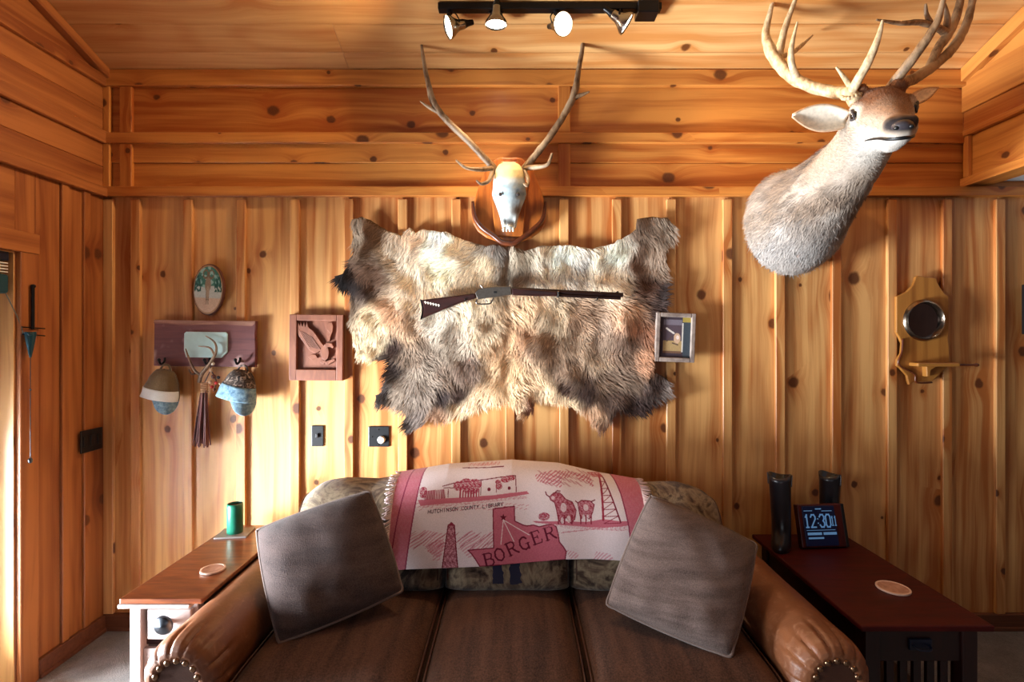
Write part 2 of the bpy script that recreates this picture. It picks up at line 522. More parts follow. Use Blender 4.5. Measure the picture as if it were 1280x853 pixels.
        if s.haswood:
            ul = me.uv_layers.new(name='UVMap')
            arr = []
            for k, f in enumerate(s.f):
                arr += s.uv[k] if s.uv[k] else [(s.v[i].x, s.v[i].z) for i in f]
            ul.data.foreach_set('uv', [c for p in arr for c in p])
            at = me.attributes.new('brd', 'FLOAT', 'FACE')
            at.data.foreach_set('value', s.brd)
        if vc:
            at = me.attributes.new('col', 'FLOAT_COLOR', 'POINT')
            at.data.foreach_set('color', [c for p in s.col for c in p])
        if fix:
            import bmesh
            bm = bmesh.new(); bm.from_mesh(me)
            bmesh.ops.recalc_face_normals(bm, faces=bm.faces)
            bm.to_mesh(me); bm.free()
        if smooth is not None:
            me.polygons.foreach_set('use_smooth', [True] * len(me.polygons))
            if smooth < 179:
                me.set_sharp_from_angle(angle=math.radians(smooth))
        me.update()
        o = bpy.data.objects.new(name, me)
        COL.objects.link(o)
        if parent:
            o.parent = parent
            BASE[o.name] = off
        else:
            o.location = off
            BASE[o.name] = off
        if bevel:
            b = o.modifiers.new('bevel', 'BEVEL')
            b.width = bevel; b.segments = seg; b.limit_method = 'ANGLE'; b.angle_limit = math.radians(40)
        if subd:
            b = o.modifiers.new('sub', 'SUBSURF'); b.levels = subd; b.render_levels = subd
        return o


def thing(name, label, cat, loc, group=None):
    o = bpy.data.objects.new(name, None)
    o.empty_display_size = 0.1
    COL.objects.link(o)
    o.location = loc
    BASE[o.name] = Vector(loc)
    return tag(o, label, cat, group)


def tag(o, label, cat, group=None):
    o['label'] = label; o['category'] = cat
    if group:
        o['group'] = group
    return o


def struct(o):
    o['kind'] = 'structure'
    return o


def fur(name, parent, P, N, T, C, length, width, lift=0.35, mat=None, stuff=True, var=0.44):
    """tapered hair blades; P roots, N normals, T comb directions, C colours (numpy)"""
    n = len(P)
    B = np.cross(T, N); B /= np.linalg.norm(B, axis=1, keepdims=True) + 1e-9
    L = np.asarray(length).reshape(-1, 1) * (0.65 + 0.7 * rng.random((n, 1)))
    w = width * (0.7 + 0.6 * rng.random((n, 1)))
    lf = lift * (0.5 + rng.random((n, 1)))
    sw = (rng.random((n, 1)) - 0.5) * 0.5
    d1 = T + N * lf + B * sw * 0.5
    mid = P + d1 * L * 0.5
    tip = mid + (T + N * lf * 0.2 + B * sw) * L * 0.5
    V = np.stack([P - B * w, P + B * w, mid + B * w * 0.8, mid - B * w * 0.8, tip], axis=1).reshape(-1, 3)
    off = np.array(BASE[parent.name])
    V[:, 1] = np.minimum(V[:, 1], -0.024)
    V = V - off
    me = bpy.data.meshes.new(name)
    i0 = (np.arange(n) * 5).reshape(-1, 1)
    quads = i0 + np.array([[0, 1, 2, 3]]); tris = i0 + np.array([[3, 2, 4]])
    loops = np.concatenate([np.concatenate([quads, tris], axis=1).reshape(-1)])
    starts = (np.arange(n).reshape(-1, 1) * 7 + np.array([[0, 4]])).reshape(-1)
    me.vertices.add(len(V)); me.vertices.foreach_set('co', V.astype(np.float32).reshape(-1))
    me.loops.add(len(loops)); me.loops.foreach_set('vertex_index', loops.astype(np.int32))
    me.polygons.add(len(starts)); me.polygons.foreach_set('loop_start', starts.astype(np.int32))
    me.update(calc_edges=True); me.validate()
    k = 1.0 - var / 2 + var * rng.random((n, 1, 1))
    cc = np.repeat(C.reshape(n, 1, 3), 5, axis=1) * k
    cc[:, 4] *= 1.08
    cc = np.concatenate([cc, np.ones((n, 5, 1))], axis=2)
    at = me.attributes.new('col', 'FLOAT_COLOR', 'POINT')
    at.data.foreach_set('color', cc.astype(np.float32).reshape(-1))
    me.materials.append(mat or MT['fur'])
    me.polygons.foreach_set('use_smooth', [True] * len(me.polygons))
    o = bpy.data.objects.new(name, me)
    COL.objects.link(o); o.parent = parent
    BASE[o.name] = BASE[parent.name]
    if stuff:
        o['kind'] = 'stuff'
    return o


def sample_mesh(me, n):
    me.calc_loop_triangles()
    tv = np.zeros(len(me.loop_triangles) * 3, np.int32); me.loop_triangles.foreach_get('vertices', tv)
    tv = tv.reshape(-1, 3)
    co = np.zeros(len(me.vertices) * 3, np.float32); me.vertices.foreach_get('co', co); co = co.reshape(-1, 3).astype(float)
    no = np.zeros(len(me.vertices) * 3, np.float32); me.vertices.foreach_get('normal', no); no = no.reshape(-1, 3).astype(float)
    a, b, c = co[tv[:, 0]], co[tv[:, 1]], co[tv[:, 2]]
    ar = np.linalg.norm(np.cross(b - a, c - a), axis=1)
    idx = rng.choice(len(tv), n, p=ar / ar.sum())
    r1 = np.sqrt(rng.random((n, 1))); r2 = rng.random((n, 1))
    w0, w1, w2 = 1 - r1, r1 * (1 - r2), r1 * r2
    P = a[idx] * w0 + b[idx] * w1 + c[idx] * w2
    N = no[tv[idx, 0]] * w0 + no[tv[idx, 1]] * w1 + no[tv[idx, 2]] * w2
    N /= np.linalg.norm(N, axis=1, keepdims=True) + 1e-9
    return P, N


# ------------------------------------------------------------------ the room
XL, XR = -2.226, 2.43          # left wall, right header
SL = 0.352                     # ceiling pitch
ZC = 3.02                      # ceiling height at the back wall
YF = -6.5                      # wall behind the camera
XO = 4.4                       # far side of the adjoining space


def ceil_z(y):
    return ZC - SL * y


m = MB(); m.box((XL - 0.2, YF - 0.1, -0.06), (XO, 0.12, 0.0))
struct(m.build('floor', MT['carpet']))

# back wall: vertical boards and battens below, rails and panels above
ZM = 2.373                     # moulding
m = MB()
cuts = [172.5, 237.5, 303.5, 370.5, 437.5, 504.5, 571, 638, 705, 770.5, 838, 908, 973.5, 1043.5, 1112.5, 1181, 1247, 1314, 1381, 1448, 1515, 1582, 1660]
xs = [XL - 0.02] + [(c - CX) / S for c in cuts]
for a, b in zip(xs[:-1], xs[1:]):
    m.board((a + 0.001, 0.0, 0.0), (b - 0.001, 0.05, ZM), 2)
for c in cuts:
    x = (c - CX) / S
    m.board((x - 0.026, -0.021, 0.088), (x + 0.024, 0.0, ZM - 0.045), 2)
m.board((XL, -0.021, 0.088), (XL + 0.052, 0.0, ZM - 0.045), 2)
# upper part
rails = [(110, 90, 0.03), (181, 168, 0.03), (247, 235, 0.034)]
m2 = MB()
zz = lambda py: H + (CY - py) / S
for (x0, x1) in [(XL, (705 - CX) / S), ((705 - CX) / S, XR), (XR, XO)]:
    m2.board((x0, 0.0, zz(172)), (x1, 0.05, zz(100)), 0)
    m2.board((x0, -0.008, zz(204)), (x1, 0.05, zz(172)), 0)
    m2.board((x0, 0.0, zz(240)), (x1, 0.05, zz(204)), 0)
    m2.board((x0, 0.0, zz(100)), (x1, 0.05, ceil_z(0) + 0.02), 0)
for (ya, yb, t) in rails:
    m2.board((XL, -t, zz(ya)), (XR if ya < 240 else XO, 0.0, zz(yb)), 0)
for px in (161, 705.5):
    for ya, yb in ((168, 110), (235, 181)):
        m2.board(((px - 8 - CX) / S, -0.022, zz(ya)), ((px + 7 - CX) / S, 0.0, zz(yb)), 2)
m2.board((XL, -0.022, zz(235)), (XL + 0.035, 0, zz(110)), 2)
wb = MB()
for src, k in ((m, 0), (m2, 1)):
    o = len(wb.v)
    wb.v += src.v; wb.col += src.col; wb.uv += src.uv; wb.brd += src.brd
    wb.f += [[i + o for i in f] for f in src.f]; wb.m += [k] * len(src.f)
wb.haswood = True
struct(wb.build('wall_back', [MT['pine_v'], MT['pine_h']], bevel=0.003, seg=1))

# baseboards
m = MB(); m.box((XL + 0.0, -0.024, 0), (XO, 0.0, 0.088)); m.box((XL, -0.03, 0), (XO, -0.02, 0.02))
struct(m.build('baseboard_back', MT['base'], bevel=0.004))
m = MB(); m.box((XL, -0.41, 0), (XL + 0.022, -0.03, 0.088)); m.box((XL + 0.02, -0.41, 0), (XL + 0.03, -0.03, 0.02))
struct(m.build('baseboard_left', MT['base'], bevel=0.004))

# left wall, with a door opening (Y -0.50 .. -1.42) and an unseen window opening added further forward for fill
DY0, DY1, DZ = -0.505, -1.50, 1.965
WY0, WY1, WZ0, WZ1 = -1.95, -3.2, 0.8, 2.0
m = MB()
y = 0.0
for w_ in (0.13, 0.15, 0.13):
    m.board((XL - 0.1, y - w_ + 0.001, 0), (XL, y - 0.001, ZM), 2)
    y -= w_
m.board((XL - 0.1, DY0, 0), (XL, y, ZM), 2)
m.board((XL - 0.1, DY1, DZ), (XL, DY0, ZM), 1)
y = DY1
while y > WY0 + 0.05:
    m.board((XL - 0.1, max(y - 0.29, WY0) + 0.001, 0), (XL, y - 0.001, ZM), 2); y -= 0.29
m.board((XL - 0.1, WY1, 0), (XL, WY0, WZ0), 1)
m.board((XL - 0.1, WY1, WZ1), (XL, WY0, ZM), 1)
y = WY1
while y > YF + 0.01:
    m.board((XL - 0.1, max(y - 0.29, YF) + 0.001, 0), (XL, y - 0.001, ZM), 2); y -= 0.29
for yb in (-0.262, -0.135):
    m.board((XL, yb - 0.02, 0.088), (XL + 0.014, yb + 0.02, ZM - 0.03), 2)
# boards running along the wall above the moulding, cut to the roof pitch at the top
z = ZM
edges_z = [ZM, 2.5, 2.66, 2.81, 2.98, 3.16, 3.34, 3.52, 3.7, 3.88, 4.06, 4.24, 4.42, 4.6, 4.78]
for a, b in zip(edges_z[:-1], edges_z[1:]):
    ystart = 0.0 if a <= ZC else -(a - ZC) / SL
    m.board((XL - 0.1, YF, a), (XL, min(0.05, ystart + 0.0), b), 1)
for (za, zb, t) in ((2.335, 2.385, 0.034), (2.625, 2.69, 0.024), (2.93, 2.99, 0.024)):
    m.board((XL, YF, za), (XL + t, 0.0, zb), 1)
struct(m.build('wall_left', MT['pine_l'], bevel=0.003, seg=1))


def slope_fn(p):
    return Vector((p.x, p.y, p.z + ceil_z(p.y)))


m = MB()
for (xa, xb) in ((XL, XL + 0.022),):
    m.board((xa, YF, -0.055), (xb + 0.02, 0.0, -0.002), 1, slope=slope_fn)
struct(m.build('trim_1', MT['pine_l'], bevel=0.003))

# right: a header hung below the roof; the room opens to the right underneath it
ZH = 2.405
m = MB()
m.board((XR, YF, ZH), (XR + 0.14, 0.0, 2.66), 1)
m.board((XR, YF, 2.66), (XR + 0.14, 0.0, 2.80), 1)
m.board((XR - 0.012, YF, 2.80), (XR + 0.14, 0.0, 2.98), 1)
for a, b in zip(edges_z[4:-1], edges_z[5:]):
    ystart = 0.0 if a <= ZC else -(a - ZC) / SL
    m.board((XR, YF, a), (XR + 0.14, ystart, b), 1)
m.board((XR - 0.022, YF, ZH - 0.01), (XR, 0.0, ZH + 0.035), 1)
m.board((XR - 0.022, -0.055, ZH + 0.035), (XR, -0.02, 2.66), 2)
m.board((XR - 0.03, YF, 2.66), (XR, 0.0, 2.69), 1)
struct(m.build('wall_right', MT['pine_h'], bevel=0.003, seg=1))
m = MB(); m.board((XR - 0.04, YF, -0.075), (XR, 0.0, -0.002), 1, slope=slope_fn)
struct(m.build('trim_2', MT['pine_h'], bevel=0.003))

# vaulted ceiling
m = MB()
t = 0.0
first = True
while t < -YF:
    w_ = 0.118 if first else 0.155
    first = False
    xcut = random.choice([-0.9, 0.2, 1.1])
    for x0, x1 in ((XL - 0.1, xcut), (xcut, XR + 0.14)):
        m.board((x0 + 0.0005, -t - w_ + 0.0015, 0.0), (x1 - 0.0005, -t - 0.0015, 0.03), 0, slope=slope_fn)
    t += w_
m.board((XL - 0.1, YF, 0.012), (XR + 0.14, 0.05, 0.05), 0, slope=slope_fn)
struct(m.build('ceiling', MT['pine_c'], bevel=0.002, seg=1))
m = MB(); m.box((XR + 0.14, YF, 2.43), (XO, 0.0, 2.5))
struct(m.build('ceiling_side', MT['white_ceiling']))

# walls out of view that close the room: the one behind the camera (with a window added for soft fill) and the far right one
BX0, BX1, BZ0, BZ1 = -1.5, 1.5, 0.8, 2.2
m = MB()
m.board((XL - 0.1, YF - 0.1, 0), (BX0, YF, 4.8), 2); m.board((BX1, YF - 0.1, 0), (XO, YF, 4.8), 2)
m.board((BX0, YF - 0.1, 0), (BX1, YF, BZ0), 0); m.board((BX0, YF - 0.1, BZ1), (BX1, YF, 4.8), 0)
struct(m.build('wall_front', MT['far_wall']))
m = MB(); m.board((XO, YF, 0), (XO + 0.1, 0.05, 2.5), 2)
struct(m.build('wall_side', MT['far_wall']))


def glazed(name, a, b, parts, fw=0.05):
    """window: frame on four sides plus pane; a/b opposite corners of a thin box"""
    root = bpy.data.objects.new(name, None); COL.objects.link(root); root.location = a; BASE[root.name] = Vector(a)
    struct(root)
    ax = 0 if abs(a[0] - b[0]) < abs(a[1] - b[1]) else 1
    lo = [min(p, r) for p, r in zip(a, b)]; hi = [max(p, r) for p, r in zip(a, b)]
    o = 1 - ax
    f = MB()
    for s0, s1 in ((lo[o], lo[o] + fw), (hi[o] - fw, hi[o])):
        p, r = list(lo), list(hi); p[o] = s0; r[o] = s1; f.box(p, r)
    for s0, s1 in ((lo[2], lo[2] + fw), (hi[2] - fw, hi[2])):
        p, r = list(lo), list(hi); p[2] = s0; r[2] = s1; p[o] += fw; r[o] -= fw; f.box(p, r)
    f.build('window_frame', MT['white_paint'], root)
    g = MB(); p, r = list(lo), list(hi)
    mid = (lo[ax] + hi[ax]) / 2
    p[ax] = mid - 0.003; r[ax] = mid + 0.003; p[o] += fw; r[o] -= fw; p[2] += fw; r[2] -= fw
    g.box(p, r); g.build('pane', MT['glass'], root)
    return root


glazed('unseen_window_1', (XL - 0.09, WY1, WZ0), (XL - 0.04, WY0, WZ1), None)  # unseen window, placed so that its light reaches the sofa
glazed('unseen_window_2', (BX0, YF - 0.08, BZ0), (BX1, YF - 0.03, BZ1), None)  # unseen window, put in for soft fill from behind the camera
# door opening: jambs, casing and a glazed door set back in it
root = bpy.data.objects.new('door_1', None); COL.objects.link(root); root.location = (XL, DY0, 0); BASE[root.name] = root.location.copy()
struct(root)
m = MB()
m.board((XL - 0.19, DY0 - 0.006, 0), (XL - 0.0005, DY0 - 0.0005, DZ), 2); m.board((XL - 0.19, DY1 + 0.0005, 0), (XL - .0005, DY1 + .006, DZ), 2)
m.board((XL - 0.19, DY1 + .006, DZ - .006), (XL - .0005, DY0 - .006, DZ - .0005), 1)
m.build('jamb', MT['pine_v'], root, bevel=0.002)
m = MB()
m.board((XL, DY0 + 0.004, 0), (XL + 0.022, DY0 + 0.092, DZ + 0.0), 2); m.board((XL, DY1 - 0.092, 0), (XL + 0.022, DY1 - 0.004, DZ), 2)
m.board((XL, DY1 - 0.092, DZ), (XL + 0.026, DY0 + 0.092, DZ + 0.092), 1)
m.build('casing', MT['pine_l'], root, bevel=0.004)
f = MB()
f.box((XL - 0.19, DY1, 0), (XL - 0.15, DY1 + 0.1, DZ)); f.box((XL - 0.19, DY0 - 0.1, 0), (XL - 0.15, DY0, DZ))
f.box((XL - 0.19, DY1 + 0.1, 0), (XL - 0.15, DY0 - 0.1, 0.2)); f.box((XL - 0.19, DY1 + 0.1, DZ - 0.1), (XL - 0.15, DY0 - 0.1, DZ))
f.build('door_leaf', MT['white_paint'], root)
g = MB(); g.box((XL - 0.173, DY1 + 0.1, 0.2), (XL - 0.167, DY0 - 0.1, DZ - 0.1)); g.build('pane', MT['glass'], root)

# blind, drawn up at the head of the door
bl = thing('window_blind', 'white slatted blind with dark head rail drawn up at the top of the doorway', 'blind', (XL - 0.02, DY0 - 0.4, DZ - 0.12))
bx0, bx1 = XL - 0.052, XL - 0.006
m = MB(); m.box((bx0, DY1 + 0.02, DZ - 0.045), (bx1, DY0 - 0.02, DZ)); m.build('head_rail', MT['navy'], bl, bevel=0.003)
for k in range(4):
    z = DZ - 0.056 - k * 0.013
    m = MB(); m.box((bx0, DY1 + 0.02, z - 0.002), (bx1, DY0 - 0.025, z + 0.002)); m.build('slat', MT['slat'], bl)
m = MB(); m.box((bx0, DY1 + 0.02, DZ - 0.19), (bx1 + 0.004, DY0 - 0.022, DZ - 0.104)); m.build('bottom_rail', MT['teal'], bl, bevel=0.012)
m = MB(); m.tube([(bx1 - 0.005, DY0 - 0.035, DZ - 0.18), (XL + 0.012, DY0 + 0.002, DZ - 0.30), (XL + 0.03, DY0 + 0.01, DZ - 0.372)], 0.0022, 6); m.build('cord', MT['cord'], bl)


# ornament on the casing beside the door
def WL(px, py, off=0.0):
    X = XL + off
    d = F * X / (px - CX)
    return Vector((X, d - D, H - (py - CY) * d / F))


orn = thing('rod_ornament', 'dark metal rod with cross wires, cone pendant and hanging cord on the door casing', 'ornament', WL(40, 575, 0.03))
m = MB(); m.tube([WL(41, 356, 0.034), WL(41, 412, 0.034)], 0.007, 8, sub=1); m.ball(WL(42, 358, 0.034), 0.009)
m.build('rod', MT['blackmetal'], orn, smooth=60)
m = MB(); m.tube([WL(28, 409, 0.04), WL(56, 411, 0.03)], 0.003, 6, sub=1); m.build('cross_wire', MT['blackmetal'], orn, smooth=60); m = MB(); m.tube([WL(28, 418, 0.04), WL(56, 420, 0.03)], 0.003, 6, sub=1)
m.build('cross_wire', MT['blackmetal'], orn, smooth=60)
m = MB(); a = WL(38, 415, 0.05); m.lathe([(0.02, 0.0), (0.021, -0.008), (0.012, -0.07), (0.004, -0.115)], a); m.ball(a + Vector((0.012, -0.015, -0.01)), 0.008)
m.build('cone_pendant', MT['teal'], orn, smooth=50)
m = MB(); b = WL(38, 576, 0.05); m.tube([a + Vector((0, 0, -0.1)), b], 0.0016, 6, sub=1); m.ball(b, 0.009, sc=(1, 1, 1.5)); m.ball(lerp(a, b, 0.45), 0.005)
m.build('weighted_cord', MT['pewter'], orn, smooth=60)

# black three-gang plate on the left wall
sp = thing('switch_plate', 'wide black switch plate on the left side wall near the corner', 'switch', (XL, -0.118, 1.0))
m = MB(); m.box((XL + 0.0135, -0.185, 0.99), (XL + 0.022, -0.05, 1.105)); m.build('plate', MT['black'], sp, bevel=0.003)
for k in range(3):
    yc = -0.118 + (k - 1) * 0.044
    m = MB(); m.box((XL + 0.021, yc - 0.011, 1.02), (XL + 0.027, yc + 0.011, 1.075)); m.build('rocker', MT['black'], sp, bevel=0.002)

# switch and dimmer on the back wall
sp = thing('switch_plate', 'black single light switch between the eagle carving and the dimmer', 'switch', W(397, 558, -0.02))
a, b = W(390, 558), W(405, 532)
m = MB(); m.box((a.x, -0.008, a.z), (b.x, 0, b.z)); m.build('plate', MT['black'], sp, bevel=0.003)
c = W(397.5, 545); m = MB(); m.box((c.x - 0.006, -0.018, c.z - 0.008), (c.x + 0.006, -0.006, c.z + 0.014)); m.build('toggle', MT['black'], sp, bevel=0.002)
sp = thing('dimmer_plate', 'square black dimmer plate with a round white knob under the hide', 'switch', W(474, 558, -0.02))
a, b = W(461, 558.5), W(487, 533)
m = MB(); m.box((a.x, -0.008, a.z), (b.x, 0, b.z)); m.build('plate', MT['black'], sp, bevel=0.003)
c = W(477.5, 549.5); m = MB(); m.lathe([(0.020, 0.0), (0.020, 0.012), (0.016, 0.018), (0.0, 0.018)], (c.x, -0.007, c.z), (0, -1, 0)); m.build('knob', MT['slat'], sp, smooth=40)
for px, py in ((474, 537), (474, 556), (466, 546)):
    m = MB(); c = W(px, py); m.lathe([(0.0035, 0), (0.003, 0.002)], (c.x, -0.008, c.z), (0, -1, 0), 10)
    m.build('screw', MT['chrome'], sp)


# ------------------------------------------------------------------ antlers
def antler(name, parent, beams, mat, rnd=0.18):
    m = MB()
    for pts, rads in beams:
        P = [W(p[0], p[1], p[2]) for p in pts]
        if len(rads) == 2:
            k = len(P) - 1
            R = [lerp(rads[0], rads[1], (i / k) ** 1.2) for i in range(len(P))]
        else:
            R = list(rads)
        P.append(P[-1] + (P[-1] - P[-2]).normalized() * R[-1] * 0.8); R.append(R[-1] * 0.35)
        m.tube(P, R, 12, rnd=rnd)
    return m.build(name, mat, parent, smooth=180)


# ------------------------------------------------------------------ skull mount
sk = thing('skull_mount', 'white elk skull with long antlers on a shield plaque above the hide', 'skull mount', W(637, 306, -0.02))
cx = 636.5
half = [(198, 0.0), (197, 10), (199, 16), (206, 24), (214, 30), (228, 36), (242, 41), (256, 45), (268, 46.5), (280, 45), (290, 39), (298, 28), (303, 14), (305, 0)]
poly = [(cx + w_, py) for py, w_ in half] + [(cx - w_, py) for py, w_ in half[-2:0:-1]]
def pxpoly(poly, y):
    out = []
    for px, py in poly:
        v = W(px, py, y); out.append((v.x, v.z))
    return out
m = MB(); m.prism(pxpoly(poly, -0.04), -0.034, -0.060); m.build('plaque', MT['plaque'], sk, bevel=0.012, seg=3)
inner = [(cx - 30, 200 + 18), (cx - 14, 204), (cx + 14, 204), (cx + 30, 218), (cx + 20, 296), (cx - 20, 296)]
m = MB(); m.prism(pxpoly([(cx - 10, 202), (cx + 10, 202), (cx + 24, 225), (cx + 18, 296), (cx - 18, 296), (cx - 24, 225)], -0.07), -0.058, -0.075)
m.build('raised_panel', MT['plaque'], sk, bevel=0.006)
m = MB(); m.tube([W(591, 252, -0.075), W(593, 270, -0.075), W(602, 284, -0.078), (W(617, 295, -0.08)), W(628, 303, -0.08), W(642, 304, -0.08), W(652, 298, -0.08), W(666, 287, -0.078), W(678, 274, -0.075), W(682, 252, -0.075)], [0.008, 0.012, 0.013, 0.013, 0.014, 0.014, 0.013, 0.013, 0.012, 0.008], 10)
m.build('carved_rim', MT['plaque_dark'], sk, smooth=180)
secs = [(203, 7, -.17, .03), (206, 13, -.19, .05), (212, 17, -.205, .06), (220, 19, -.21, .065), (228, 20, -.21, .07), (236, 20.5, -.21, .07), (243, 21.5, -.205, .068), (249, 20, -.2, .064), (256, 17, -.195, .06), (264, 14, -.19, .055), (272, 11.5, -.185, .05), (279, 10, -.182, .045), (284, 9, -.18, .04), (287, 6, -.175, .03)]
m = MB(); vs, fs, cs = [], [], []
NS = 28
def skull_at(k):
    k = min(max(k, 0), len(secs) - 1.0001); i = int(k); t = k - i
    return [lerp(secs[i][j], secs[i + 1][j], t) for j in range(4)]
SUB = 5
NK = (len(secs) - 1) * SUB
for i in range(NK + 1):
    py, hw, yf, dep = skull_at(i / SUB)
    for k in range(NS):
        a = 2 * PI * k / NS
        ca, sa = math.cos(a), math.sin(a)
        ex = 0.8
        px = cx + hw * math.copysign(abs(ca) ** ex, ca)
        yy = yf + dep - dep * math.copysign(abs(sa) ** ex, sa)
        # orbits are hollow at the sides, a keel runs down the nose
        orb = 0.6 * math.exp(-((py - 243) / 4.5) ** 2) * math.exp(-((abs(ca) - 0.72) / 0.16) ** 2) * (1 if sa > 0 else 0)
        yy += 0.022 * orb
        nas = math.exp(-((py - 276) / 5.0) ** 2) * math.exp(-(ca / 0.55) ** 2) * (1 if sa > 0 else 0)
        yy += 0.02 * nas
        gro = math.exp(-((abs(ca) - 0.45) / 0.12) ** 2) * sst(226, 236, py) * (1 if sa > 0 else 0)
        yy += 0.006 * gro
        p = W(px, py, min(yy, -0.06)); vs.append(p)
        base = np.array(srgb(206, 210, 206)[:3])
        if py < 224:
            base = lerp(np.array(srgb(234, 212, 160)[:3]), base, sst(220, 225, py))
        base = lerp(base, np.array(srgb(128, 164, 182)[:3]), 0.75 * sst(226, 232, py) * (1 - sst(250, 264, py)) * (0.5 + 0.5 * noise.noise(Vector((px * .2, py * .2, 1)))) * 1.3)  # bluish light on the brow, painted into the bone colour
        base = lerp(base, np.array(srgb(70, 62, 62)[:3]), min(1, 0.85 * orb + 0.8 * nas))  # shade in the orbits and nasal opening, painted into the bone colour
        st = math.exp(-((px - 647) / 4.5) ** 2 - ((py - 263) / 7) ** 2)
        base = lerp(base, np.array(srgb(126, 100, 78)[:3]), min(1, st * 1.2))
        cs.append((base[0], base[1], base[2], 1))
for i in range(NK):
    for k in range(NS):
        fs.append((i * NS + k, i * NS + (k + 1) % NS, (i + 1) * NS + (k + 1) % NS, (i + 1) * NS + k))
fs.append(tuple(range(NS))); fs.append(tuple(NK * NS + k for k in range(NS)))
m.add(vs, fs, 0, cs)
skull = m.build('skull', MT['bone'], sk, smooth=180, vc=True)
for s_ in (-1, 1):
    m = MB(); c = W(cx + s_ * 11, 243, -0.205); m.ball(c, 0.0085, sc=(1, 0.5, 1.1)); m.build('eye_socket_shade', MT['socket'], skull, smooth=180)  # dark balls put the shade of the socket holes onto the bone
m = MB()
for dx in (-7, -3, 1, 5):
    c = W(cx + dx, 287, -0.17); m.ball(c, 0.010, sc=(0.75, 0.7, 1.3), n=8)
m.build('teeth', MT['inlay'], skull, smooth=180)
antler('antler', sk, [
    ([(622, 219, -.14), (615, 208, -.15), (602, 194, -.17), (585, 176, -.19), (565, 157, -.2), (551, 142, -.2), (542, 128, -.2), (535, 103, -.19), (529, 72, -.17), (526, 45, -.15)], [.017, .019, .0175, .017, .0165, .0165, .018, .013, .0095, .004]),
    ([(549, 141, -.2), (536, 134, -.21), (526, 127, -.22)], (.012, .004)),
    ([(617, 210, -.15), (601, 212, -.2), (583, 210, -.24), (571, 201, -.25)], (.014, .005)),
    ([(616, 214, -.15), (611, 226, -.19), (602, 230, -.21), (596, 226, -.22)], (.012, .005))], MT['antler'])
antler('antler', sk, [
    ([(650, 219, -.14), (658, 208, -.15), (670, 193, -.17), (686, 173, -.19), (702, 149, -.2), (712, 131, -.2), (719, 113, -.2), (723, 88, -.19), (728, 60, -.17), (727, 40, -.15), (722, 23, -.14)], [.017, .019, .0175, .017, .0165, .018, .018, .013, .011, .009, .004]),
    ([(714, 124, -.2), (726, 119, -.21), (736, 115, -.22)], (.014, .004)),
    ([(656, 210, -.15), (670, 209, -.2), (684, 206, -.24), (690, 193, -.25)], (.014, .006)),
    ([(655, 213, -.15), (660, 224, -.19), (659, 232, -.21), (655, 230, -.21)], (.011, .006))], MT['antler'])

# ------------------------------------------------------------------ elk hide
out = [(85, 70), (120, 60), (150, 75), (200, 105), (260, 128), (276, 118), (290, 98), (312, 118), (340, 105), (420, 115), (480, 140), (560, 165), (600, 158), (630, 172), (660, 164), (700, 180), (760, 165), (850, 160), (940, 175), (1000, 160), (1060, 130), (1093, 105), (1100, 70), (1150, 62), (1205, 65), (1235, 95), (1232, 140), (1200, 168), (1200, 300), (1195, 398), (1156, 402), (1152, 500), (1145, 600), (1172, 620), (1205, 640), (1210, 685), (1190, 705), (1150, 725), (1125, 760), (1060, 755), (1032, 742), (1012, 772), (985, 822), (960, 818), (932, 780), (920, 755), (880, 735), (820, 712), (770, 700), (730, 712), (732, 742), (705, 772), (672, 748), (640, 712), (580, 722), (500, 752), (440, 775), (400, 782), (362, 772), (345, 792), (305, 818), (282, 822), (270, 792), (285, 755), (240, 740), (210, 728), (178, 728), (172, 697), (195, 680), (210, 612), (218, 568), (160, 562), (110, 556), (90, 500), (85, 430), (85, 380), (82, 322), (44, 312), (25, 275), (60, 258), (75, 222), (95, 190), (90, 120)]
HS = 1280 / 450.0
def hp(cxx, cyy):
    return (cxx / HS + 410, cyy / HS + 250)
# jitter the outline a little so that the edge is shaggy
o2 = []
for i in range(len(out)):
    a, b = out[i], out[(i + 1) % len(out)]
    k = max(1, int(math.hypot(b[0] - a[0], b[1] - a[1]) / 14))
    for j in range(k):
        t = j / k
        o2.append((lerp(a[0], b[0], t) + random.uniform(-3, 3), lerp(a[1], b[1], t) + random.uniform(-3, 3)))
n0 = len(o2)
P2 = [Vector(p) for p in o2]
E2 = [(i, (i + 1) % n0) for i in range(n0)]
def inside(x, y, poly):
    c = False; n = len(poly); j = n - 1
    for i in range(n):
        xi, yi = poly[i]; xj, yj = poly[j]
        if (yi > y) != (yj > y) and x < (xj - xi) * (y - yi) / (yj - yi) + xi:
            c = not c
        j = i
    return c
st = 16
for gx in range(20, 1245, st):
    for gy in range(55, 830, st):
        x, y_ = gx + random.uniform(-4, 4), gy + random.uniform(-4, 4)
        if inside(x, y_, out):
            P2.append(Vector((x, y_)))
rv, re, rf, *_ = delaunay_2d_cdt(P2, E2, [], 1, 1e-4)
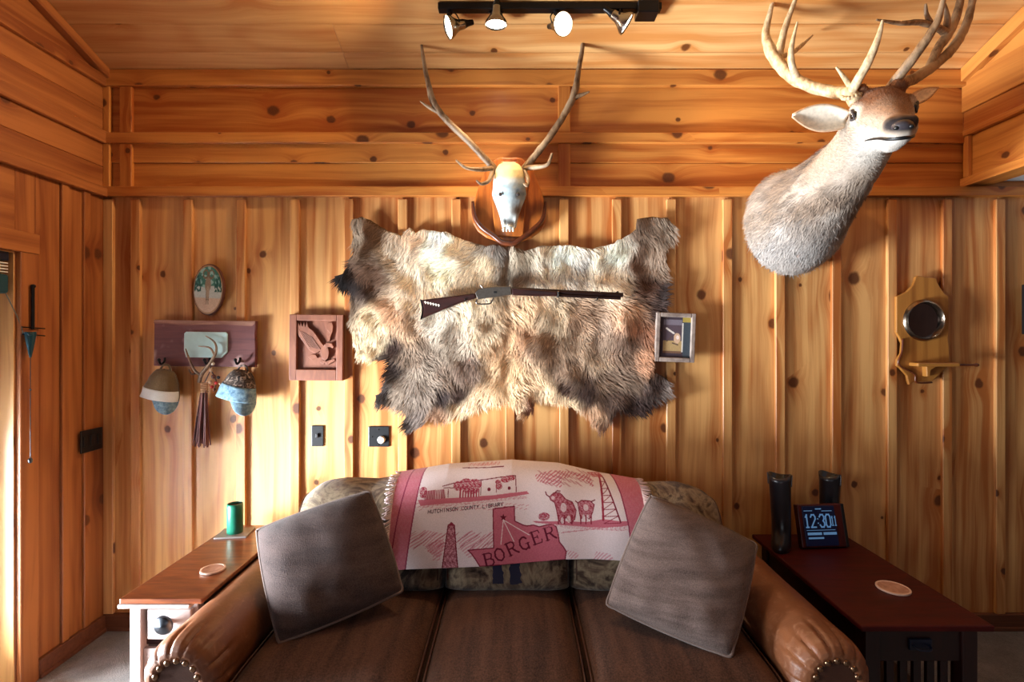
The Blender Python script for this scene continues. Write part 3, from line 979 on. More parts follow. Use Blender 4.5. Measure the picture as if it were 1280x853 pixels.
hide_ctrl = [  # crop x, y, colour
    (100, 90, 148, 124, 98), (150, 130, 116, 84, 56), (160, 260, 100, 66, 42), (130, 330, 66, 44, 34), (45, 285, 26, 20, 20), (85, 300, 40, 28, 26), (110, 370, 120, 96, 74),
    (250, 180, 186, 162, 132), (300, 120, 204, 168, 130), (320, 250, 206, 186, 156), (400, 150, 222, 210, 192), (400, 230, 218, 192, 150), (300, 340, 206, 178, 142), (480, 170, 204, 184, 154), (560, 230, 200, 172, 130), (600, 190, 128, 114, 102), (640, 250, 140, 120, 98), (690, 190, 160, 140, 112), (760, 210, 206, 190, 166), (850, 190, 214, 204, 186), (900, 220, 178, 168, 156), (960, 220, 206, 192, 166), (1040, 180, 212, 200, 180), (1000, 290, 206, 178, 142),
    (1120, 110, 112, 84, 62), (1200, 100, 140, 116, 94), (1110, 220, 110, 72, 46), (1180, 210, 168, 138, 112), (1120, 320, 88, 52, 32), (1180, 330, 40, 24, 20), (1160, 390, 54, 34, 28),
    (1080, 430, 180, 124, 84), (1120, 480, 150, 92, 56), (1060, 400, 200, 150, 106), (1120, 560, 180, 120, 76),
    (160, 420, 214, 180, 132), (150, 500, 210, 182, 136), (230, 400, 176, 122, 74), (270, 450, 166, 124, 84), (240, 520, 60, 36, 26), (225, 600, 40, 24, 18), (200, 690, 56, 44, 40), (290, 540, 116, 90, 68),
    (400, 420, 202, 186, 164), (500, 400, 206, 182, 146), (470, 500, 170, 148, 124), (560, 470, 184, 152, 112), (620, 500, 190, 140, 86), (690, 400, 190, 146, 96), (700, 480, 170, 118, 72), (760, 520, 140, 104, 74), (650, 600, 196, 152, 98), (620, 680, 206, 166, 114),
    (330, 600, 132, 110, 90), (420, 620, 118, 92, 72), (500, 600, 110, 82, 64), (400, 700, 50, 32, 28), (330, 700, 120, 100, 84), (470, 690, 66, 42, 34), (250, 690, 132, 110, 90), (480, 735, 206, 172, 126), (560, 705, 206, 166, 118), (330, 775, 108, 90, 80), (290, 800, 60, 48, 44), (395, 770, 170, 122, 84), 
    (800, 420, 190, 160, 120), (900, 420, 150, 110, 76), (900, 500, 156, 122, 90), (980, 460, 150, 118, 92), (960, 560, 150, 120, 90), (850, 600, 128, 96, 70), (1000, 640, 126, 96, 72), (1080, 640, 108, 82, 62), (920, 680, 60, 38, 30), (850, 670, 80, 54, 42), (1000, 720, 90, 66, 54), (1100, 720, 58, 38, 34), (1060, 745, 50, 32, 28), (1170, 660, 70, 50, 44), (1195, 670, 120, 104, 96), (1030, 560, 132, 100, 76), (1060, 500, 120, 88, 66),
    (720, 650, 206, 164, 112), (780, 690, 206, 172, 126), (690, 750, 204, 164, 116), (840, 708, 210, 176, 128), (950, 765, 196, 148, 104), (975, 805, 140, 96, 70), (715, 735, 120, 66, 40)]
HCP = np.array([[c[0], c[1]] for c in hide_ctrl], float)
HCC = np.array([srgb(*c[2:])[:3] for c in hide_ctrl])
def hide_col(xy):
    xy = np.asarray(xy, float)
    nz = np.array([[noise.noise(Vector((p[0] * .012, p[1] * .012, 3))), noise.noise(Vector((p[0] * .012, p[1] * .012, 9)))] for p in xy]) * 26
    d2 = ((xy + nz)[:, None, :] - HCP[None]) ** 2
    w_ = 1.0 / (d2.sum(2) + 200.0) ** 2.6
    return (w_[:, :, None] * HCC[None]).sum(1) / w_.sum(1)[:, None]
def hide_y(x, y_):
    bul = 0.022 * noise.noise(Vector((x * .006, y_ * .006, 0))) + 0.012 * noise.noise(Vector((x * .018, y_ * .018, 5)))
    bul += 0.02 * math.exp(-((x - 740) / 60) ** 2 - ((y_ - 540) / 90) ** 2) + 0.02 * math.exp(-((x - 270) / 50) ** 2 - ((y_ - 440) / 70) ** 2) + 0.03 * math.exp(-((x - 1050) / 40) ** 2 - ((y_ - 440) / 90) ** 2)
    bul -= 0.018 * math.exp(-((x - 640) / 16) ** 2) * (1 if y_ < 330 else 0.3)
    return -max(0.026, 0.045 + bul)
hide = thing('elk_hide', 'large cream and brown fur hide spread on the wall above the sofa', 'animal hide', W(640, 530, -0.03))
hv = []
for p in rv:
    q_ = hp(p.x, p.y); hv.append(W(q_[0], q_[1], hide_y(p.x, p.y)))
cols = hide_col([(p.x, p.y) for p in rv])
m = MB(); m.add(hv, [tuple(f) for f in rf], 0, [(c[0] * .8, c[1] * .8, c[2] * .8, 1) for c in cols])
hs = m.build('pelt', MT['skin'], hide, smooth=180, vc=True)
md = hs.modifiers.new('thick', 'SOLIDIFY'); md.thickness = 0.006; md.offset = 0
NH = 46000
def hide_tone(c):
    l = c.mean(1, keepdims=True)
    c = c + (l * np.array([[1.04, 1.0, .93]]) - c) * .30
    return np.clip(c * 1.62, 0, .94)
XY = []
while len(XY) < NH:
    x, y_ = random.uniform(20, 1240), random.uniform(55, 825)
    if inside(x, y_, out):
        XY.append((x, y_))
XY = np.array(XY)
Ph = np.array([tuple(W(*hp(p[0], p[1]), hide_y(p[0], p[1]) - 0.003)) for p in XY])
Nh = np.tile(np.array([[0.0, -1.0, 0.0]]), (NH, 1))
for i, p in enumerate(XY):
    e = 5
    Nh[i, 0] = (hide_y(p[0] + e, p[1]) - hide_y(p[0] - e, p[1])) / (2 * e * 0.00153)
    Nh[i, 2] = -(hide_y(p[0], p[1] + e) - hide_y(p[0], p[1] - e)) / (2 * e * 0.00153)
Nh /= np.linalg.norm(Nh, axis=1, keepdims=True)
sw = np.array([noise.noise(Vector((p[0] * .007, p[1] * .007, 20))) for p in XY]) * 1.7 + np.array([noise.noise(Vector((p[0] * .03, p[1] * .03, 27))) for p in XY]) * 0.8
ang = -PI / 2 + (XY[:, 0] - 640) / 600 * 0.65 + sw
Th = np.stack([np.cos(ang), np.zeros(NH), np.sin(ang)], axis=1)
Th -= Nh * (Th * Nh).sum(1, keepdims=True); Th /= np.linalg.norm(Th, axis=1, keepdims=True)
fur('fur', hide, Ph, Nh, Th, hide_tone(hide_col(XY)), np.full(NH, 0.044), 0.0019, 0.34, var=0.7)

# ------------------------------------------------------------------ rifle
RS = 1280 / 280.0
def rp(x, y_):
    v = W(x / RS + 510, y_ / RS + 340, -0.115); return (v.x, v.z)
rifle = thing('lever_action_rifle', 'old lever action rifle mounted level across the fur hide', 'rifle', W(640, 400, -0.115))
RY = -0.115
m = MB(); m.prism([rp(*p) for p in [(78, 162), (170, 150), (270, 138), (300, 134), (385, 122), (395, 150), (300, 180), (200, 220), (78, 270), (86, 240), (88, 205)]], RY + 0.018, RY - 0.02)
stk = m.build('stock', MT['gunwood'], rifle, bevel=0.009, seg=3)
m = MB(); m.prism([rp(*p) for p in [(72, 158), (80, 160), (90, 205), (88, 240), (80, 272), (72, 274), (82, 238), (82, 205)]], RY + 0.019, RY - 0.021); m.build('butt_plate', MT['blackmetal'], stk, bevel=0.003)
m = MB()
for k in range(6):
    x = 96 + k * 15
    m.prism([rp(x, 172 + k * 3.4), rp(x + 7, 168 + k * 3.4), rp(x + 14, 176 + k * 3.4), rp(x + 8, 186 + k * 3.4)], RY - 0.0195, RY - 0.022)
m.build('inlay', MT['inlay'], stk)
m = MB(); m.prism([rp(*p) for p in [(382, 122), (405, 100), (440, 92), (510, 84), (590, 84), (594, 132), (560, 136), (500, 146), (455, 150), (398, 158)]], RY + 0.013, RY - 0.017)
rc = m.build('receiver', MT['receiver'], rifle, bevel=0.004)
m = MB(); m.tube([(rp(430, 96)[0], RY, rp(430, 96)[1]), (rp(422, 84)[0], RY, rp(422, 84)[1]), (rp(412, 76)[0], RY, rp(412, 76)[1])], [0.006, 0.005, 0.004], 8); m.build('hammer', MT['receiver'], rc, smooth=180)
m = MB(); c = rp(500, 118); m.box((c[0] - 0.008, RY - 0.0185, c[1] - 0.005), (c[0] + 0.008, RY - 0.016, c[1] + 0.005)); m.build('loading_gate', MT['black'], rc)
m = MB(); L = [rp(*p) for p in [(396, 156), (390, 175), (405, 184), (440, 184), (470, 180), (482, 162), (490, 148)]]; m.tube([(p[0], RY, p[1]) for p in L], 0.0042, 8); m.build('lever', MT['receiver'], rifle, smooth=180)
m = MB(); L = [rp(*p) for p in [(440, 152), (446, 164), (456, 170)]]; m.tube([(p[0], RY, p[1]) for p in L], 0.003, 8); m.build('trigger', MT['receiver'], rifle, smooth=180)
m = MB(); m.prism([rp(*p) for p in [(592, 92), (850, 112), (856, 140), (720, 140), (594, 134)]], RY + 0.014, RY - 0.018); m.build('fore_end', MT['gunwood'], rifle, bevel=0.008, seg=3)
a, b = rp(592, 100), rp(1228, 132)
m = MB(); m.tube([(a[0], RY, a[1]), (b[0], RY, b[1])], 0.0115, 8, sub=1); m.build('barrel', MT['gunmetal'], rifle)
a, b = rp(592, 120), rp(1215, 151)
m = MB(); m.tube([(a[0], RY, a[1]), (b[0], RY, b[1])], 0.0085, 12, sub=1); m.build('magazine_tube', MT['gunmetal'], rifle, smooth=60)
a = rp(856, 128)
m = MB(); m.box((a[0] - 0.006, RY - 0.016, a[1] - 0.018), (a[0] + 0.006, RY + 0.014, a[1] + 0.016)); m.build('barrel_band', MT['chrome'], rifle, bevel=0.003)
m = MB(); a = rp(1195, 122); m.prism([(a[0] - 0.008, a[1] + 0.004), (a[0] + 0.008, a[1] + 0.004), (a[0] + 0.004, a[1] + 0.014)], RY + 0.002, RY - 0.002); m.build('front_sight', MT['gunmetal'], rifle)
for px_ in (330, 1080):
    a = rp(px_, 168 if px_ < 500 else 158)
    m = MB(); m.tube([(a[0], -0.04, a[1]), (a[0], RY - 0.005, a[1]), (a[0], RY - 0.026, a[1] + 0.012)], 0.0035, 8); m.build('wall_hook', MT['blackmetal'], rifle, smooth=180)

# ------------------------------------------------------------------ framed picture
pf = thing('framed_picture', 'small tilted picture in a weathered grey frame to the right of the hide', 'picture', W(843, 453, -0.05))
a = W(843.5, 422, -0.06)
R = Matrix.Translation(a) @ Matrix.Rotation(math.radians(2.2), 4, 'Y')
fw_, fh_ = 0.105, 0.130
m = MB()
t = 0.023
for (x0, z0, x1, z1) in ((-fw_, -fh_, -fw_ + t, fh_), (fw_ - t, -fh_, fw_, fh_), (-fw_ + t, -fh_, fw_ - t, -fh_ + t), (-fw_ + t, fh_ - t, fw_ - t, fh_)):
    m.box((x0, -0.016, z0), (x1, 0.014, z1), 0, R)
m.build('frame', MT['greyframe'], pf, bevel=0.004)
m = MB()
def pcol(u, v):
    x, z = u, v
    c = np.array(srgb(66, 52, 60)[:3])
    if 0.12 < x < 0.72 and 0.1 < z < 0.94:
        c = np.array(srgb(86, 70, 78)[:3]) if z > 0.42 else np.array(srgb(176, 146, 100)[:3])
        if z < 0.16: c = np.array(srgb(112, 80, 62)[:3])
        if z > 0.8: c = np.array(srgb(120, 110, 120)[:3])
    if x >= 0.76: c = np.array(srgb(64, 72, 80)[:3])
    if 0.72 <= x < 0.76 and 0.14 < z < 0.86: c = np.array(srgb(214, 206, 196)[:3])
    if x > 0.74 and z > 0.88: c = np.array(srgb(170, 146, 70)[:3])
    def seg(x0, z0, x1, z1, w):
        tt = max(0, min(1, ((x - x0) * (x1 - x0) + (z - z0) * (z1 - z0)) / ((x1 - x0) ** 2 + (z1 - z0) ** 2)))
        return math.hypot(x - x0 - tt * (x1 - x0), (z - z0 - tt * (z1 - z0)) * 1.3) < w
    if seg(0.22, 0.72, 0.46, 0.6, 0.028): c = np.array(srgb(226, 214, 204)[:3])
    if ((x - 0.57) / 0.11) ** 2 + ((z - 0.48) / 0.13) ** 2 < 1: c = np.array(srgb(206, 170, 140)[:3])
    if ((x - 0.59) / 0.05) ** 2 + ((z - 0.5) / 0.05) ** 2 < 1: c = np.array(srgb(236, 216, 206)[:3])
    if seg(0.24, 0.4, 0.42, 0.54, 0.018) or seg(0.42, 0.36, 0.6, 0.32, 0.02): c = np.array(srgb(90, 70, 62)[:3])
    return (c[0], c[1], c[2], 1)
m.grid(lambda u, v: R @ Vector((lerp(-fw_ + t, fw_ - t, u), -0.002, lerp(-fh_ + t, fh_ - t, v))), 70, 90, 0, pcol)
m.build('photograph', MT['paint'], pf, vc=True)
m = MB(); m.box((-fw_ + 0.004, 0.001, -fh_ + 0.004), (fw_ - 0.004, 0.013, fh_ - 0.004), 0, R); m.build('backing', MT['black'], pf)

# ------------------------------------------------------------------ oval plaque
ov = thing('oval_plaque', 'oval wood slice painted with a deer among green trees, above the hat rack', 'plaque', W(263.5, 394, -0.03))
c = W(263.5, 362.5, -0.022)
R = Matrix.Translation(c) @ Matrix.Rotation(math.radians(3), 4, 'Y')
m = MB(); NV = 40
pl = [(0.083 * math.cos(2 * PI * k / NV) * (1 + .02 * math.sin(3 * k)), 0.137 * math.sin(2 * PI * k / NV)) for k in range(NV)]
m.prism(pl, 0.0, -0.024, 0, R); m.build('bark_edge', MT['carved_dark'], ov, bevel=0.004)
m = MB()
def ocol(u, v):
    r = v; a = u * 2 * PI
    x, z = r * math.cos(a), r * math.sin(a)
    n1 = noise.noise(Vector((x * 4, z * 5, 2)))
    c = np.array(srgb(196, 200, 192)[:3])
    if z > 0.1 + 0.12 * n1: c = np.array(srgb(64, 120, 104)[:3]) if n1 > -0.1 else np.array(srgb(150, 186, 176)[:3])
    elif z < -0.35: c = np.array(srgb(206, 176, 150)[:3])
    if abs(x) > 0.45 and -0.1 < z < 0.55 and noise.noise(Vector((x * 9, z * 9, 7))) > -0.15: c = np.array(srgb(28, 84, 74)[:3])
    if (x / .2) ** 2 + ((z - 0.2) / .32) ** 2 < 1: c = np.array(srgb(150, 128, 104)[:3])
    if (x / .12) ** 2 + ((z + .15) / .3) ** 2 < 1: c = np.array(srgb(172, 150, 124)[:3])
    for sx in (-1, 1):
        if abs(math.hypot(x - sx * .2, z - .62) - .16) < .035: c = np.array(srgb(120, 96, 72)[:3])
        if abs(x - sx * .06) < .02 and -.6 < z < -.3: c = np.array(srgb(90, 70, 56)[:3])
    if r > .93: c = np.array(srgb(170, 130, 96)[:3])
    return (c[0], c[1], c[2], 1)
m.grid(lambda u, v: R @ Vector((0.078 * v * math.cos(u * 2 * PI), -0.0246 - 0.003 * (1 - v * v), 0.131 * v * math.sin(u * 2 * PI))), 90, 40, 0, ocol)
m.build('painted_face', MT['paint'], ov, vc=True, smooth=180)

# ------------------------------------------------------------------ hat rack board
hr = thing('hat_rack', 'weathered maroon board with pale blue panel and black hooks, holding two caps', 'hat rack', W(260, 458, -0.03))
c = W(259.5, 429.5, -0.022)
R = Matrix.Translation(c) @ Matrix.Rotation(math.radians(0.8), 4, 'Y')
hx, hz = 62.5 / S, 28.5 / S
m = MB(); m.prism([(-hx, -hz), (hx, -hz), (hx, -0.02), (hx - .004, 0.05), (hx, hz), (0, hz - .003), (-hx, hz)], 0, -0.026, 0, R); m.build('board', MT['rustic'], hr, bevel=0.004)
m = MB(); m.prism([(-hx, hz - .02), (-.1, hz - .027), (.1, hz - .02), (hx - .02, hz - .028), (hx - .004, hz - .012), (hx - .004, hz - .002), (-hx, hz - .002)], -0.0255, -0.0275, 0, R); m.build('worn_edge', MT['rustic_edge'], hr)
px0, px1, pz0, pz1 = -0.105, 0.125, -0.075, 0.062
m = MB(); ch = 0.03
m.prism([(px0 + .012, pz0), (px1 - ch, pz0), (px1, pz0 + ch), (px1, pz1 - .01), (px1 - .01, pz1), (px0 + .01, pz1), (px0, pz1 - .01), (px0, pz0 + .04)], -0.0255, -0.036, 0, R); m.build('panel', MT['mint'], hr, bevel=0.003)
for px_ in (206, 262, 300):
    a = W(px_, 452, -0.048)
    m = MB(); m.tube([a + Vector((0, 0, 0.02)), a + Vector((0, -0.004, 0)), a + Vector((0, -0.03, -0.012)), a + Vector((0, -0.045, 0.008))], 0.006, 8); m.ball(a + Vector((0, -0.045, 0.01)), 0.009)
    m.build('hook', MT['blackmetal'], hr, smooth=180)


def cap(name, label, cpx, cpy, mats, tilt, brim_mat, sx=1.0, vp=.72):
    """a cap hung by its back strap: crown towards the room, brim hanging down"""
    c = W(cpx, cpy, -0.088)
    root = thing(name, label, 'cap', (c.x, c.y, c.z), 'caps on the hat rack')
    M = Matrix.Translation(c) @ Matrix.Rotation(tilt, 4, 'Y')
    rings = [(.090, .012, .008), (.089, .026, .018), (.083, .040, .032), (.066, .053, .046), (.04, .064, .057), (.01, .074, .063), (-.02, .081, .066), (-.05, .086, .066), (-.066, .088, .065)]
    def ringpt(a, v, off=0.0):
        k = v * (len(rings) - 1); i = min(int(k), len(rings) - 2); t_ = k - i
        z, rx, ry = [lerp(rings[i][q_], rings[i + 1][q_], t_) for q_ in range(3)]
        wv = .003 * noise.noise(Vector((a * 1.5, z * 30, cpx)))
        seam = .0015 * (abs(math.sin(a * 3)) ** .3)
        return Vector(((rx * sx + off + wv) * math.cos(a), (ry + off + wv + seam - .0015) * math.sin(a), z))
    m = MB(); m.grid(lambda u, v: M @ ringpt(u * 2 * PI, v), 48, 24)
    o = m.build('crown', mats[0], root, smooth=180)
    m = MB(); m.ball(M @ Vector((0.0, -0.012, 0.090)), 0.007, sc=(1, .8, .7), n=10); m.build('button', mats[0], root, smooth=180)
    m = MB(); m.grid(lambda u, v: M @ ringpt(lerp(PI * .98, PI * 2.02, u), lerp(vp, 1.0, v), .003), 36, 8)
    o = m.build('front_panel', mats[1], root, smooth=180); sd = o.modifiers.new('t', 'SOLIDIFY'); sd.thickness = 0.003
    m = MB()
    def brim(u, v):
        a = lerp(PI * 1.48, PI * 2.06, u)
        p = ringpt(a, 1.0, .001)
        ln_ = .068 * math.sin(u * PI) ** .5
        return M @ Vector((p.x * (1 - .12 * v) + .014 * v, p.y * (1 - .05 * v) - .012 * v * math.sin(u * PI), p.z + .004 - ln_ * v))
    m.grid(brim, 30, 10); o = m.build('brim', brim_mat, root, smooth=180); sd = o.modifiers.new('t', 'SOLIDIFY'); sd.thickness = 0.004
    m = MB(); m.tube([M @ Vector((-0.03, 0.0, 0.08)), M @ Vector((-0.014, 0.0, 0.112)), M @ Vector((0.014, 0.0, 0.112)), M @ Vector((0.03, 0.0, 0.08))], 0.005, 8); m.build('strap', mats[0], root, smooth=180)
    return root


cap('baseball_cap', 'brown cap with white front and blue brim, left one on the hat rack', 203, 483, [MT['khaki'], MT['whitecap']], math.radians(11), MT['denim'], 1.06, .72)
cap('baseball_cap', 'dark camouflage cap with faded denim brim, right one on the hat rack', 299, 484, [MT['camo'], MT['denim']], math.radians(13), MT['denim'], 1.14, .62)

# antler and leather tassel hanging between the caps
ta = thing('antler_tassel', 'maroon leather tassel with small antler and beads hanging between the caps', 'ornament', W(254, 560, -0.09))
m = MB()
def tp(px, py, y_=-0.09): return W(px, py, y_ + 0.035)
m.tube([tp(249, 478), tp(252, 468, -.1), tp(262, 455, -.11), tp(270, 440, -.12), tp(268, 428, -.12), tp(257, 420, -.11)], [.010, .011, .009, .007, .005, .002], 8)
m.tube([tp(268, 444, -.12), tp(262, 435, -.13), tp(248, 433, -.13)], [.006, .005, .002], 8)
m.tube([tp(252, 470, -.1), tp(243, 463, -.11), tp(236, 448, -.115), tp(232, 436, -.11)], [.009, .007, .005, .002], 8)
m.tube([tp(246, 466, -.1), tp(240, 468, -.12), tp(236, 462, -.12)], [.006, .005, .003], 8)
m.build('antler', MT['antler'], ta, smooth=180)
m = MB()
for k in range(46):
    t_ = random.random(); a = random.uniform(0, 2 * PI); r = math.sqrt(random.random())
    b = tp(254 - 1 + r * 10 * math.cos(a) * 1.2, 556 + random.uniform(-5, 4), -0.085 + 0.03 * r * math.sin(a))
    tt = tp(255.5 + r * 3.5 * math.cos(a), 488, -0.085 + 0.012 * r * math.sin(a))
    m.tube([tt, lerp(tt, b, 0.5) + Vector((random.uniform(-.004, .004), 0, 0)), b], [0.004, 0.0042, 0.0035], 5, sub=3)
m.build('fringe', MT['rattan'], ta, smooth=180)['kind'] = 'stuff'
m = MB(); a = tp(255.5, 491, -0.085)
for k in range(6): m.lathe([(0.017, 0), (0.02, 0.005), (0.017, 0.010)], a + Vector((0, 0, 0.009 * k)), n=16)
m.build('rawhide_wrap', MT['rawhide'], ta, smooth=60)
BD = [(264, 463, .011, 'rawhide'), (267, 471, .012, 'plaque_dark'), (263, 478, .010, 'rawhide'), (270, 479, .010, 'red'), (265, 484, .009, 'red'), (273, 472, .009, 'black'), (266, 455, .010, 'inlay'), (275, 480, .007, 'rawhide'), (268, 487, .008, 'plaque_dark')]
for px_, py_, r, mm in BD:
    m = MB(); m.ball(tp(px_, py_, -0.105), r, n=10); m.build('bead', MT[mm], ta, smooth=180)
m = MB(); m.tube([W(262, 452, -0.085), tp(263, 462, -.1), tp(256, 478, -.09)], .003, 6); m.tube([tp(263, 462, -.1), tp(270, 476, -.105), tp(267, 490, -.105)], .003, 6); m.build('thong', MT['leather_dark'], ta, smooth=180)

# ------------------------------------------------------------------ eagle carving
eg = thing('eagle_carving', 'square carved wooden panel with an eagle in flight, left of the hide', 'carving', W(398, 476, -0.02))
c = W(398, 434.5, -0.022)
R = Matrix.Translation(c) @ Matrix.Rotation(math.radians(0.5), 4, 'Y')
ex, ez = 33 / S, 40.5 / S
ix0, ix1, iz0, iz1 = -24 / S, 25 / S, -27 / S, 33 / S
m = MB()
for (x0, z0, x1, z1) in ((-ex, -ez, ix0, ez), (ix1, -ez, ex, ez), (ix0, -ez, ix1, iz0), (ix0, iz1, ix1, ez)):
    m.box((x0, -0.034, z0), (x1, 0, z1), 0, R)
m.build('panel', MT['carved'], eg, bevel=0.003)
m = MB(); m.box((ix0, -0.012, iz0), (ix1, 0, iz1), 0, R); m.build('recess', MT['carved'], eg)
def ep(x, y_): return ((x / 8.975 + 360 - 398) / S, (434.5 - y_ / 8.979 - 385) / S)
eb = MB()
wingL = [(125, 200), (135, 158), (160, 215), (165, 160), (185, 215), (205, 160), (215, 220), (235, 160), (250, 225), (300, 260), (340, 310), (400, 400), (430, 430), (385, 480), (330, 510), (270, 480), (210, 400), (150, 320), (120, 270)]
wingR = [(440, 392), (462, 370), (468, 320), (486, 290), (470, 262), (445, 250), (440, 200), (468, 168), (510, 168), (522, 210), (515, 270), (494, 320), (486, 372)]
tail = [(240, 550), (280, 520), (330, 525), (352, 560), (280, 578)]
head_ = [(425, 415), (468, 392), (515, 398), (536, 440), (520, 452), (500, 436), (470, 440), (455, 460)]
body_ = [(385, 470), (430, 425), (470, 440), (482, 500), (470, 565), (440, 590), (405, 560)]
talon = [(378, 600), (410, 580), (450, 596), (500, 578), (540, 566), (548, 590), (505, 612), (470, 636), (440, 618), (412, 632)]
for k, (pl, h_) in enumerate(((wingL, .028), (wingR, .026), (tail, .022), (head_, .033), (body_, .031), (talon, .027))):
    eb.prism([ep(*p) for p in pl], -0.011, -h_, 0, R)
for k in range(7):
    a, b = ep(150 + k * 22, 250 + k * 12), ep(262 + k * 20, 440 + k * 4)
    eb.tube([R @ Vector((a[0], -.028, a[1])), R @ Vector((b[0], -.029, b[1]))], .0028, 6, sub=1)
eb.build('eagle_relief', MT['carved'], eg, bevel=0.003)

# ------------------------------------------------------------------ mirror shelf on the right
ms = thing('mirror_shelf', 'honey pine wall plaque with round mirror and small shelf peg', 'mirror', W(1150, 480, -0.02))
def mp(x, y_, Y=-0.03):
    v = W(x / 5.017 + 1100, y_ / 5.017 + 330, Y); return (v.x, v.z)
pl = [(215, 82), (228, 75), (345, 90), (352, 118), (370, 150), (395, 185), (425, 205), (425, 420), (418, 470), (425, 520), (430, 640), (395, 660), (370, 690), (320, 735), (200, 742), (175, 760), (160, 700), (120, 655), (98, 640), (100, 600), (125, 560), (130, 500), (115, 465), (95, 430), (95, 205), (120, 195), (160, 175), (195, 140), (210, 105)]
m = MB(); m.prism([mp(*p) for p in pl], -0.0225, -0.040); o = m.build('backboard', MT['tan_shelf'], ms, bevel=0.004)
# give the board its grain coordinates
me = o.data; ul = me.uv_layers.new(name='UVMap')
for lp in me.loops:
    v = me.vertices[lp.vertex_index].co; ul.data[lp.index].uv = (v.z + 3.3, v.x + 7.1)
c = mp(258, 355); ctr = Vector((c[0], -0.04, c[1]))
m = MB(); m.lathe([(0.106, 0.0), (0.112, 0.010), (0.106, 0.022), (0.097, 0.026), (0.092, 0.018), (0.092, 0.004)], ctr, (0, -1, 0), 40, caps=False); m.build('mirror_rim', MT['rim'], ms, smooth=50)
m = MB(); m.lathe([(0.0, 0.006), (0.05, 0.0058), (0.093, 0.004)], ctr, (0, -1, 0), 40, caps=False); m.build('mirror', MT['mirror'], ms, smooth=180)
m = MB()
a, b = mp(170, 615), mp(430, 640)
m.box((a[0], -0.105, b[1]), (b[0], -0.039, b[1] + 0.02)); m.build('shelf', MT['tan_shelf'], ms, bevel=0.006)
m = MB(); a = mp(265, 640); m.prism([(a[0] - .012, a[1]), (a[0] + .045, a[1]), (a[0] + .012, a[1] - .02), (a[0] + .006, a[1] - .055), (a[0] - .010, a[1] - .055)], -0.04, -0.075); m.build('bracket', MT['tan_shelf'], ms, bevel=0.004)
m = MB(); a = mp(430, 632); b = mp(560, 628); m.lathe([(0.006, 0), (0.006, 0.1), (0.008, 0.105), (0.010, 0.115), (0.006, 0.125)], (a[0], -0.07, a[1]), (1, 0, 0), 12); m.build('peg', MT['plaque_dark'], ms, smooth=50)
m = MB(); a = mp(130, 470); b = mp(105, 630); m.tube([(a[0], -.045, a[1]), (lerp(a[0], b[0], .5) + .004, -.048, lerp(a[1], b[1], .5)), (b[0], -.045, b[1]), (mp(200, 690)[0], -.046, mp(200, 690)[1]), (mp(215, 742)[0], -.046, mp(215, 742)[1]), (mp(310, 742)[0], -.046, mp(310, 742)[1])], .005, 8); m.build('carved_scroll', MT['plaque_dark'], ms, smooth=180)

# dark frame at the right margin
fr = thing('wall_frame', 'dark narrow frame on the far right of the back wall', 'picture', W(1300, 420, -0.03))
a, b = W(1278, 418, -0.03), W(1330, 356, -0.03)
m = MB(); m.box((a.x, -0.05, a.z), (b.x, -0.024, b.z)); m.build('frame', MT['black'], fr, bevel=0.004)
m = MB(); m.box((a.x + .02, -0.053, a.z + .02), (b.x - .02, -0.045, b.z - .02)); m.build('picture_mat', MT['inlay'], fr)

# ------------------------------------------------------------------ elk shoulder mount
elk = thing('elk_mount', 'taxidermy elk shoulder mount with pale antlers on the upper right wall', 'animal head', W(990, 340, -0.02))
def dp(px, py, d): return W(px, py, d - D)
def loft(m, secs, n=28, col=None):
    """secs: centre, tangent axis, half width, half height"""
    vs, fs = [], []
    for c, ax, rw, rh in secs:
        ax = Vector(ax).normalized()
        sx = ax.cross(Vector((0, 0, 1))).normalized(); up = sx.cross(ax).normalized()
        for k in range(n):
            a = 2 * PI * k / n
            vs.append(Vector(c) + sx * (rw * math.cos(a)) + up * (rh * math.sin(a)))
    for i in range(len(secs) - 1):
        for k in range(n):
            fs.append((i * n + k, i * n + (k + 1) % n, (i + 1) * n + (k + 1) % n, (i + 1) * n + k))
    fs.append(tuple(range(n))[::-1]); fs.append(tuple((len(secs) - 1) * n + k for k in range(n)))
    m.add(vs, fs)
m = MB()
neck = [(dp(988, 280, 2.75), .235, .26), (dp(992, 277, 2.69), .245, .27), (dp(1000, 270, 2.6), .225, .25), (dp(1015, 256, 2.5), .185, .21), (dp(1034, 237, 2.4), .150, .172), (dp(1051, 218, 2.3), .128, .148), (dp(1067, 200, 2.2), .115, .132), (dp(1078, 182, 2.12), .108, .122), (dp(1086, 165, 2.07), .1, .11)]
ns = []
for i, (c, rw, rh) in enumerate(neck):
    tg = neck[min(i + 1, len(neck) - 1)][0] - neck[max(i - 1, 0)][0]
    ns.append((c, tg if i > 1 else Vector((0, -1, 0.0001)), rw, rh))
loft(m, ns)
H0 = dp(1090, 135, 2.13); H1 = dp(1127, 164, 1.81)
hd = (H1 - H0)
hs_ = []
for t_, rw, rh, dz in ((-0.06, .045, .05, -.01), (0, .075, .085, -.012), (.12, .094, .108, -.02), (.28, .104, .116, -.022), (.42, .1, .112, -.024), (.56, .084, .096, -.024), (.7, .062, .08, -.02), (.83, .052, .066, -.016), (.93, .048, .056, -.011), (1.0, .040, .043, -.008), (1.05, .022, .024, -.006)):
    hs_.append((H0 + hd * t_ + Vector((0, 0, dz)), hd, rw, rh))
loft(m, hs_)
sxv = hd.normalized().cross(Vector((0, 0, 1))).normalized(); upv = sxv.cross(hd.normalized()).normalized()
